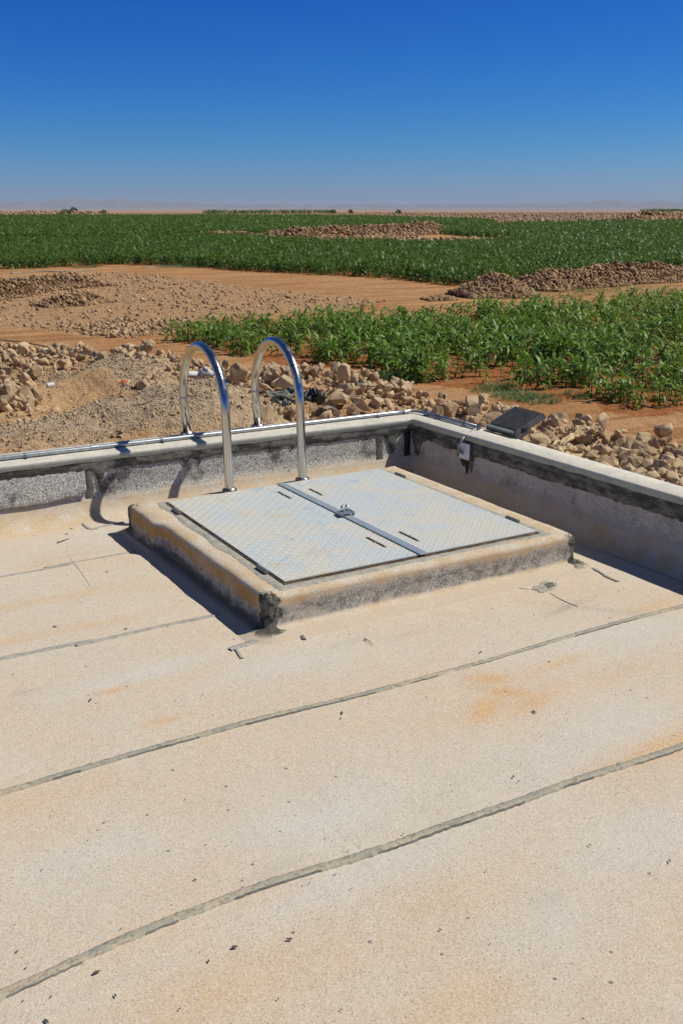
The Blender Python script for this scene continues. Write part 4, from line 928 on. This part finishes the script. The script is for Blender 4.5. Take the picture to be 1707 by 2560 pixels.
scatter_region([(300, 497), (800, 500), (1150, 511), (1350, 518), (1700, 512), (1700, 490), (700, 489)], Z0, 9000, .15, .7, 'clods', M['fieldrock'], P1, 'brown clods covering the far ploughed ground')

# single named stones and litter in the rubble
def z_lift(p): return .10
def single(name, sx_, sy_, z, size, scale, rot, mat, label, cat, seed=3):
    V, F = rock_proto(seed, 3, 12); p = groundpt(sx_*.9186, sy_*.9186, z); p.z += size*scale[2]*.75+z_lift(p)
    o = pymesh(name, V, [tuple(f) for f in F], mat); o.location = p; o.rotation_euler = rot; o.scale = (size*scale[0], size*scale[1], size*scale[2]); return tag(o, label, cat)
single('boulder', 861, 985, -.55, .18, (.78, .5, 1.25), (0.05, .12, .5), M['rock'], 'tall upright slab shaped boulder standing on top of the rubble', 'boulder', 203)
single('boulder', 845, 1030, -.6, .15, (1.2, .9, .8), (0, .2, .3), M['rock'], 'square block of limestone below the upright boulder', 'boulder', 205)
single('boulder', 905, 1045, -.62, .16, (1.4, .8, .65), (.2, .5, .2), M['rock'], 'long slanting limestone block right of the square one', 'boulder', 207)
single('boulder', 598, 972, -.75, .16, (1.1, .9, .9), (0, 0, .3), M['rock'], 'large pale boulder between the two grab rails', 'boulder', 209)
single('boulder', 1497, 1105, -.6, .15, (.8, .6, 1.1), (0, .3, .2), M['rock'], 'rounded upright rock at the end of the tan sheet', 'boulder', 211)
def sheet(name, sx_, sy_, z, w_, l_, rotz, mat, label, cat, amp=.05, seed=1, tilt=0):
    n = 26; p = atz(sx_, sy_, z); V = []
    for i in range(n):
        for j in range(n):
            u = (i/(n-1)-.5)*w_; v = (j/(n-1)-.5)*l_
            q = Vector((u*5/w_*.6, v*5/l_*.8, seed)); d = amp*(mnoise.noise(q*1.0)+.35*mnoise.noise(q*2.2+Vector((9, 0, 0)))); k = 1+.25*mnoise.noise(q*.8)
            V.append((u*k+amp*.6*mnoise.noise(q*2.2+Vector((0, 7, 0))), v*k+amp*.6*mnoise.noise(q*2.5+Vector((3, 0, 0))), d))
    o = npmesh(name, V, gridF(n, n), mat, smooth=True); o.location = p; o.rotation_euler = (tilt, 0, rotz); md = o.modifiers.new('s', 'SOLIDIFY'); md.thickness = .003; return tag(o, label, cat)
sheet('torn_cloth', 722, 985, -.42, .42, .30, .3, M['clothdark'], 'crumpled grey green cloth lying in the rubble beside the right rail', 'cloth', .10, 1)
sheet('torn_cloth', 712, 1003, -.46, .22, .30, 1.1, M['clothdark'], 'dark rag just below the crumpled grey green cloth', 'cloth', .09, 5)
sheet('torn_cloth', 780, 990, -.42, .30, .22, .8, M['tar_black'], 'black shredded plastic among stones right of the right rail', 'plastic', .11, 9)
sheet('torn_cloth', 905, 958, -.60, .34, .14, .4, M['clothdark'], 'dark scrap lying right of the upright boulder', 'cloth', .05, 14)
sheet('plastic_scrap', 500, 935, -.62, .40, .16, -.4, M['clothwhite'], 'torn white plastic sheet caught on the rubble behind the left rail', 'plastic sheet', .13, 3)
sheet('tan_sheet', 1432, 1092, -.42, .66, .09, .42, M['clothtan'], 'long twisted tan plastic sheet lying over the rocks', 'plastic sheet', .05, 6)
sheet('tan_sheet', 1470, 1073, -.40, .34, .12, .15, M['clothtan'], 'bunched pale end of sheeting against an upright rock', 'plastic sheet', .07, 8)
sheet('tan_sheet', 1410, 1122, -.35, .26, .10, -.3, M['clothtan'], 'small folded ochre scrap against the parapet edge', 'plastic sheet', .05, 18)
sheet('orange_scrap', 310, 955, -.60, .20, .05, .9, M['orange'], 'bright orange scrap of netting on the gravel', 'plastic scrap', .03, 2)
sheet('orange_scrap', 800, 976, -.38, .07, .05, .2, M['orange'], 'tiny orange scrap in the rubble near the black plastic', 'plastic scrap', .02, 4)
def pipe(name, pts, r, mat, label, cat):
    bm = bmesh.new(); tube(bm, spline(pts, 8), r, 8); o = bmobj(name, bm, mat, smooth=True); return tag(o, label, cat)
def dg(*a, dz=.02): return [groundpt(x, y)+Vector((0, 0, dz)) for x, y in a]
pipe('irrigation_pipe', dg((25, 629), (90, 625), (150, 625), (212, 622)), .05, M['pipe'], 'grey irrigation pipe lying at the left before the middle field', 'pipe')
pipe('irrigation_pipe', dg((330, 616), (380, 613), (422, 613)), .045, M['pipe'], 'short pale irrigation pipe lying beside the grass tufts', 'pipe')
pipe('black_hose', [D(x, y, ZC+.05+.08) for x, y in ((-60, 770), (0, 780), (60, 787), (123, 799), (170, 806), (300, 836))], .012, M['clothdark'], 'dark hose running along the back of the rubble bank', 'hose')
pipe('wire', [atz(905, 965, -.55), atz(940, 967, -.52), atz(975, 978, -.62)], .007, M['stick'], 'thin bent rod sticking out of the rubble', 'rod')
def ringbit():
    c = atz(822, 1030, -.45); bm = bmesh.new(); n = 14; A = []
    for k in range(n+1):
        a = math.radians(-10+130*k/n)
        for dz, rr_ in ((0, .11), (.0, .10)):
            for dy in (-.05, .05): A.append(bm.verts.new(c+Vector((rr_*math.cos(a), dy, rr_*math.sin(a)-.05))))
    for k in range(n):
        q = A[k*4:k*4+8]
        for i, j in ((0, 1), (1, 3), (3, 2), (2, 0)): bm.faces.new((q[i], q[j], q[j+4], q[i+4]))
    bm.faces.new((A[0], A[1], A[3], A[2])); bm.faces.new((A[-4], A[-3], A[-1], A[-2]))
    return tag(bmobj('pipe_fragment', bm, simple('pvc', (.32, .30, .26, 1), (.45, .38, .30, 1), 20, .6)), 'broken curved piece of pipe standing in the rubble by the parapet', 'pipe fragment')
ringbit()
bm = bmesh.new(); c = atz(118, 964, -.72); tube(bm, [c, c+Vector((.10, .02, 0))], .035, 14); tag(bmobj('tin_can', bm, M['clothwhite']), 'small crushed white can lying on the sand at left', 'can')

# ================================================================ MAIZE
def leafgeom(base, h0, phi, L, wmax, segs, rise, droop, twist):
    """vectorised leaf strips: returns V (n, (segs+1)*2, 3)"""
    n = len(phi); t = np.linspace(0, 1, segs+1)[None]; r = L[:, None]*(t*.80+.08*t*t); z = h0[:, None]+L[:, None]*(rise[:, None]*t-droop[:, None]*t*t)
    prof = np.interp(np.linspace(0, 1, segs+1), [0, .25, .6, .85, 1], [.45, 1, .85, .45, .04])[None]; w_ = wmax[:, None]*prof/2
    cx, sy2 = np.cos(phi)[:, None], np.sin(phi)[:, None]; bend = twist[:, None]*t*t*.25*L[:, None]
    X = base[:, 0:1]+r*cx-sy2*bend; Y = base[:, 1:2]+r*sy2+cx*bend; Z = base[:, 2:3]+z
    tw = twist[:, None]*t*.9
    ox = -sy2*w_*np.cos(tw); oy = cx*w_*np.cos(tw); oz = w_*np.sin(tw)+0*ox
    return np.stack([np.stack([X-ox, Y-oy, Z-oz], -1), np.stack([X+ox, Y+oy, Z+oz], -1)], 2).reshape(n, -1, 3)
def plants(P, H, nl, segs, rng, wk=1.0):
    n = len(P); Vs = []; Fs = []; off = 0; ph0 = rng.random(n)*6.28
    ft = np.array([[2*i, 2*i+1, 2*i+3, 2*i+2] for i in range(segs)])
    for k in range(nl):
        f = (k+.5)/nl; phi = ph0+k*math.pi+rng.normal(0, .45, n)+.6*(k//2); h0 = H*(.10+.72*f+rng.normal(0, .03, n)); L = H*(.52-.14*abs(f-.5))*rng.uniform(.8, 1.2, n)
        rise = .55+.75*f+rng.normal(0, .14, n); droop = (.95-.10*f)+rng.normal(0, .25, n)+.30*(rng.random(n) < .5)
        wm = H*.112*wk*rng.uniform(.8, 1.15, n); V = leafgeom(P, h0, phi, L, wm, segs, rise, np.maximum(droop, .1), rng.normal(0, .8, n))
        F = ft[None]+(np.arange(n)*V.shape[1])[:, None, None]+off; off += n*V.shape[1]; Vs.append(V.reshape(-1, 3)); Fs.append(F.reshape(-1, 4))
    return np.concatenate(Vs), np.concatenate(Fs)
def stalks(P, H, r):
    n = len(P); ang = np.arange(4)*math.pi/2; V = []
    for f, k in ((-.05, 1), (.55, .8), (.86, .25)):
        V.append(np.stack([P[:, None, 0]+r*k*np.cos(ang), P[:, None, 1]+r*k*np.sin(ang), np.repeat(P[:, 2:3]+(H*f)[:, None], 4, 1)], -1))
    V = np.concatenate(V, 1); ft = np.array([[a*4+i, a*4+(i+1) % 4, a*4+4+(i+1) % 4, a*4+4+i] for a in (0, 1) for i in range(4)])
    return V.reshape(-1, 3), (ft[None]+(np.arange(n)*12)[:, None, None]).reshape(-1, 4)
def leafmat(name, ca, cb, cy):
    b = NB(name, .48, .30); rnd = b.geo.outputs['Random Per Island']; oi = b.n('ShaderNodeObjectInfo').outputs['Random']; rr_ = b.math('FRACT', b.math('ADD', rnd, oi))
    c = b.mix(b.ramp(rr_, .05, .95), ca, cb); c = b.mix(b.ramp(b.noise(.25, 4, .6), .50, .66, 0, .5), c, cy)
    b.color(c)
    tl = b.n('ShaderNodeBsdfTranslucent'); b.link(b.mix(.5, c, (.20, .42, .03, 1)), tl.inputs[0]); ms = b.n('ShaderNodeMixShader'); ms.inputs[0].default_value = .22
    out = b.t.nodes['Material Output']; b.link(b.p.outputs[0], ms.inputs[1]); b.link(tl.outputs[0], ms.inputs[2]); b.link(ms.outputs[0], out.inputs[0]); return b.m
M['leaf'] = leafmat('maize_leaf', (.072, .150, .020, 1), (.180, .300, .038, 1), (.31, .34, .06, 1))
M['leaffar'] = leafmat('maize_leaf_far', (.045, .097, .016, 1), (.100, .170, .027, 1), (.135, .185, .032, 1))
M['stalk'] = simple('maize_stalk', (.10, .17, .045, 1), (.20, .22, .08, 1), 5, .6, .3, bump=0)
def seedpts(poly, dens, rng, rmin=0, rmax=1e9, thin=None):
    P = np.array(poly); x0, y0 = P.min(0); x1, y1 = P.max(0); n = int((x1-x0)*(y1-y0)*dens); x = rng.uniform(x0, x1, n); y = rng.uniform(y0, y1, n)
    jx = .5*fbm(x/1.3, y/1.3, 61); jy = .5*fbm(x/1.3, y/1.3, 71); r = np.hypot(x, y); m = inpoly(x+jx, y+jy, poly) & (r > rmin) & (r < rmax) & inframe(x, y, zof(x, y), .04)
    x, y = x[m], y[m]
    if thin is not None: k = RNG.random(len(x)) < thin(x, y); x, y = x[k], y[k]
    return x, y
def field_near():
    rng = np.random.default_rng(5)
    thin = lambda x, y: np.clip(.93-1.4*(fbm(x/2.3, y/2.3, 91) > .24)-.75*(fbm(x/.8, y/.8, 95) > .16)-.35*sstep(30, 16, np.hypot(x, y)), .04, 1)
    x, y = seedpts(NEARF, 19, rng, thin=thin); z = zof(x, y); H = rng.uniform(.34, .72, len(x))*(1+.30*fbm(x/2, y/2, 44)); H[rng.random(len(x)) < .05] *= .5
    # size in the picture
    d = np.hypot(x, y); front = np.argsort(-(H/d)*inframe(x, y, z, -.002)); big, rest = front[:298], front[298:]
    protos = []
    for k in range(8):
        P0 = np.zeros((1, 3)); H0 = np.array([.62]); r2 = np.random.default_rng(100+k); V, F = plants(P0, H0, 11, 6, r2)
        me = bpy.data.meshes.new('leaves'); me.from_pydata([tuple(v) for v in V], [], [tuple(f) for f in F]); me.materials.append(M['leaf']); me.polygons.foreach_set('use_smooth', [True]*len(me.polygons))
        V, F = stalks(P0, H0, .012); ms = bpy.data.meshes.new('stalk'); ms.from_pydata([tuple(v) for v in V], [], [tuple(f) for f in F]); ms.materials.append(M['stalk']); protos.append((me, ms))
    for q, i in enumerate(big):
        root = bpy.data.objects.new('maize_plant', None); COL.objects.link(root); root.empty_display_size = .1; s = float(H[i]/.62)
        root.location = (x[i], y[i], z[i]); root.rotation_euler = (rng.normal(0, .06), rng.normal(0, .06), rng.random()*6.28); root.scale = (s, s, s)
        tag(root, 'young green maize plant at the near edge of the field beside the dirt track', 'maize plant', 'maize plants at the near edge of the field')
        for me, nm in zip(protos[q % 8], ('leaves', 'stalk')): o = bpy.data.objects.new(nm, me); COL.objects.link(o); o.parent = root
    P = np.stack([x[rest], y[rest], z[rest]], 1); V, F = plants(P, H[rest], 10, 3, rng); o = npmesh('maize_field', V, F, M['leaf'], smooth=True)
    tag(o, 'dense near field of young green maize on red soil', 'maize field', kind='stuff')
    V, F = stalks(P, H[rest], .009); s = npmesh('stalks', V, F, M['stalk'], o)
    print('near plants', len(x))
field_near()
def field_far(poly, name, label, seed):
    rng = np.random.default_rng(seed); x, y = seedpts(poly, 5.5, rng, 0, 110); z = zof(x, y); H = rng.uniform(.6, .95, len(x)); Vt = []; Ft = []; off = 0; n0 = len(x)
    thin = lambda a, b_: np.clip(1.1-1.0*(fbm(a/5, b_/5, 93) > .42), .1, 1)
    for rmin, rmax, dens, nl, sg, wk, hs in ((0, 110, 9, 7, 3, 1.25, 1.0), (110, 190, 4.5, 6, 3, 1.9, 1.1), (190, 420, 1.7, 6, 2, 3.0, 1.25)):
        x, y = seedpts(poly, dens, rng, rmin, rmax, thin if rmax < 120 else None)
        if not len(x): continue
        H = rng.uniform(.62, .92, len(x))*hs*(1+.15*fbm(x/6, y/6, 40)); V, F = plants(np.stack([x, y, zof(x, y)], 1), H, nl, sg, rng, wk); Vt.append(V); Ft.append(F+off); off += len(V); n0 += len(x)
    o = npmesh(name, np.concatenate(Vt), np.concatenate(Ft), M['leaffar'], smooth=True); tag(o, label, 'maize field', kind='stuff'); print(name, n0, off)
field_far(MIDF, 'maize_field', 'wide middle field of taller maize behind the dirt track', 21)
field_far(FARF, 'maize_field', 'far dark green maize field behind the distant stone ridge', 23)
# thin far green strips on the horizon
def strip(line, wid, label, seed):
    L = W2(line, Z0); rng = np.random.default_rng(seed); P = []
    for a, b_ in zip(L[:-1], L[1:]):
        n = int(math.dist(a, b_)*wid*.25); t = rng.random(n); o = rng.uniform(-.5, .5, n)*wid; d = Vector((b_[0]-a[0], b_[1]-a[1])).normalized(); P.append(np.stack([a[0]+(b_[0]-a[0])*t+d.y*0+o*.5*YAWX, a[1]+(b_[1]-a[1])*t+o*.5*YAWY], 1))
    P = np.concatenate(P); z = zof(P[:, 0], P[:, 1]); V, F = plants(np.column_stack([P, z]), rng.uniform(1.2, 1.8, len(P)), 5, 2, rng, 3.5); tag(npmesh('maize_field', V, F, M['leaffar'], smooth=True), label, 'maize field', kind='stuff')
YAWX, YAWY = math.sin(YAW), math.cos(YAW)
strip([(470, 490.5), (770, 490)], 30, 'thin dark green strip of crop on the horizon left of centre', 31)
strip([(1480, 486.5), (1620, 486.5)], 60, 'thin green strip of crop on the horizon at far right', 33)
# grass tufts
def weeds(spots, label, seed):
    rng = np.random.default_rng(seed); P = []
    for xd, yd, rx, n in spots:
        c = groundpt(xd, yd)
        for _ in range(n): a = rng.random()*6.28; q = rx*math.sqrt(rng.random()); P.append((c.x+q*math.cos(a), c.y+q*math.sin(a)))
    P = np.array(P); z = zof(P[:, 0], P[:, 1]); n = len(P); Vs, Fs, off = [], [], 0; H = rng.uniform(.05, .15, n)
    for k in range(5):
        V = leafgeom(np.column_stack([P, z]), H*0, rng.random(n)*6.28, H*1.1, H*.09, 2, rng.uniform(.6, 1.3, n), rng.uniform(.1, .5, n), rng.normal(0, .5, n)); ft = np.array([[0, 1, 3, 2], [2, 3, 5, 4]]); Fs.append((ft[None]+(np.arange(n)*6)[:, None, None]).reshape(-1, 4)+off); off += n*6; Vs.append(V.reshape(-1, 3))
    tag(npmesh('weeds', np.concatenate(Vs), np.concatenate(Fs), M['weed'], smooth=True), label, 'weeds', kind='stuff')
M['weed'] = leafmat('weed_leaf', (.09, .15, .05, 1), (.17, .23, .085, 1), (.20, .24, .10, 1))
weeds([(850, 865, .5, 160), (890, 868, .5, 200), (940, 874, .5, 200), (1130, 898, .45, 130), (1180, 912, .5, 190), (1230, 920, .5, 180), (1330, 910, .4, 60), (1150, 890, .4, 60)], 'low grey green weeds along the near field edge', 3)
weeds([(200, 614, 1.0, 260), (400, 613, 1.3, 420), (430, 611, 1.6, 520), (455, 612, 1.2, 300), (1400, 662, 4, 700), (1280, 672, 3, 400), (560, 618, 1, 120)], 'pale weeds at the front edge of the middle field', 5)
# distant bushes
def bush(xd, yd, h, w_, label, dark=0):
    c = groundpt(xd, yd); rng = np.random.default_rng(int(xd)); n = 500; u = rng.normal(size=(n, 3)); u /= np.linalg.norm(u, axis=1)[:, None]; r = rng.uniform(.55, 1, n)**.5*(1+.2*np.sin(u[:, 0]*5+u[:, 2]*3)); P = u*r[:, None]*np.array([w_/2, w_/2, h/2])+np.array([c.x, c.y, c.z+h*.52])
    q = rng.normal(size=(n, 3)); q /= np.linalg.norm(q, axis=1)[:, None]; p2 = np.cross(q, rng.normal(size=(n, 3))); p2 /= np.linalg.norm(p2, axis=1)[:, None]; s = h*.07; V = np.stack([P-q*s, P+p2*s, P+q*s, P-p2*s], 1).reshape(-1, 3)
    root = empty('bush', c, label, 'bush', 'distant bushes'); hang(npmesh('foliage', V, np.arange(n*4).reshape(-1, 4), M['bushleaf']), root)
    bm = bmesh.new(); tube(bm, [c-Vector((0, 0, .3)), c+Vector((0, 0, h*.5))], [h*.05, h*.02], 7); hang(bmobj('trunk', bm, M['stick']), root)
M['bushleaf'] = leafmat('bush_leaf', (.02, .05, .02, 1), (.045, .08, .03, 1), (.05, .08, .03, 1))
bush(151, 494, 2.2, 4.0, 'pale low bush at far left on the horizon'); bush(171, 493.5, 2.9, 4.0, 'darker rounder bush at far left on the horizon'); bush(240, 494, 2.0, 2.6, 'tiny bush right of the two larger ones')
bush(765, 491, 1.8, 3, 'small shrub on the horizon left of centre'); bush(805, 491, 1.9, 2.2, 'thin shrub on the horizon at centre'); bush(915, 491, 1.8, 2.6, 'small dark shrub on the horizon right of centre')

# ================================================================ PEBBLES on the deck
def pebbles():
    spec = [(208, 1610, 1.7, 1), (466, 1597, 1.2, 0), (1226, 1638, 1.8, 1), (1260, 1521, 1.2, 0), (1103, 1500, 1.5, 1), (1178, 1786, 1.5, 0), (1190, 1797, 1.2, 0), (540, 2179, 1.9, 0), (222, 2236, 1.7, 1), (479, 2210, 1.2, 0), (664, 2160, 1.6, 1), (266, 2290, 1.3, 1), (785, 1640, 1.6, 1), (782, 1652, 1.1, 0), (1353, 1943, 1.2, 0), (1010, 2138, 1.1, 0), (925, 1918, 1.1, 0), (449, 2023, 1.0, 1), (98, 1999, .9, 0), (40, 2188, 1.0, 0), (60, 2226, 1.0, 0), (118, 2292, 1.0, 0), (108, 2350, 1.5, 1), (154, 1228, 1.3, 1), (165, 1216, 1.3, 1), (246, 1315, 1.4, 0), (290, 1446, 1.5, 1), (128, 1441, 1.5, 1), (98, 1310, .8, 0), (30, 1551, 1, 0), (770, 2010, 1.0, 0), (712, 2030, .9, 0), (1536, 1980, 1.2, 1), (1300, 1640, .8, 0), (690, 1467, 1.2, 0), (840, 1470, 1.2, 1), (1420, 1360, 1.3, 0), (1400, 1420, 1, 0)]
    for _ in range(75):
        xd = random.uniform(10, 1560); yd = random.uniform(1200, 2340); spec.append((xd, yd, random.uniform(.35, .85), 0))
    ms = []
    for k in range(5):
        V, F = P2[k]; me = bpy.data.meshes.new('pebble'); me.from_pydata([tuple(v) for v in V*np.array([1, .8, .5])], [], [tuple(f) for f in F]); me.materials.append(M['pebble']); ms.append(me)
    for i, (xd, yd, s, lg) in enumerate(spec):
        p = D(xd, yd, 0)
        if CX0-.14 < p.x < CX1+.14 and CY0-.14 < p.y < CY1+.3 or p.y > 5.25 or p.x > 3.5: continue
        o = bpy.data.objects.new('pebble', ms[i % 5]); COL.objects.link(o); r = .0034*s*(1+.25*p.y/3)
        o.location = (p.x, p.y, .003+r*.3); o.rotation_euler = (0, 0, random.random()*3.14); o.scale = (r*(1.7 if lg else 1.15), r, r*.8)
        tag(o, 'small dark stone chip lying loose on the sandy roof felt', 'pebble', 'stone chips on the roof')
pebbles()
def twig(pts, label, r=.0022):
    bm = bmesh.new(); P = spline([D(x, y, .006) for x, y in pts], 5); tube(bm, P, [r*(1-.6*i/len(P)) for i in range(len(P))], 6); tag(bmobj('twig', bm, M['stick']), label, 'twig', 'twigs on the roof')
twig([(27, 1213), (45, 1206), (68, 1203)], 'dry curved twig lying on the roof at the far left')
twig([(132, 1246), (150, 1240), (160, 1236)], 'short thick twig left of the bitumen patch', .003)
twig([(835, 1466), (848, 1472), (857, 1480)], 'thin dry stem just in front of the hatch curb', .0018)

# ================================================================ HAZE
hz = bpy.data.meshes.new('haze'); bm = bmesh.new(); bmesh.ops.create_cube(bm, size=1)
for v in bm.verts: v.co = Vector((v.co.x*70000*2, v.co.y*70000*2, 0 if False else (-75 if v.co.z < 0 else 135)))
bm.to_mesh(hz); bm.free(); ho = bpy.data.objects.new('haze', hz); COL.objects.link(ho)
hm = bpy.data.materials.new('haze_air'); hm.use_nodes = True; t = hm.node_tree
for n_ in list(t.nodes):
    if n_.type != 'OUTPUT_MATERIAL': t.nodes.remove(n_)
pv = t.nodes.new('ShaderNodeVolumePrincipled'); pv.inputs['Color'].default_value = (.72, .84, 1.0, 1); pv.inputs['Density'].default_value = .000045; pv.inputs['Anisotropy'].default_value = .0
t.links.new(pv.outputs[0], [n_ for n_ in t.nodes if n_.type == 'OUTPUT_MATERIAL'][0].inputs['Volume']); hz.materials.append(hm)
tag(ho, 'thin dusty blue air over the plain', 'haze', kind='stuff')
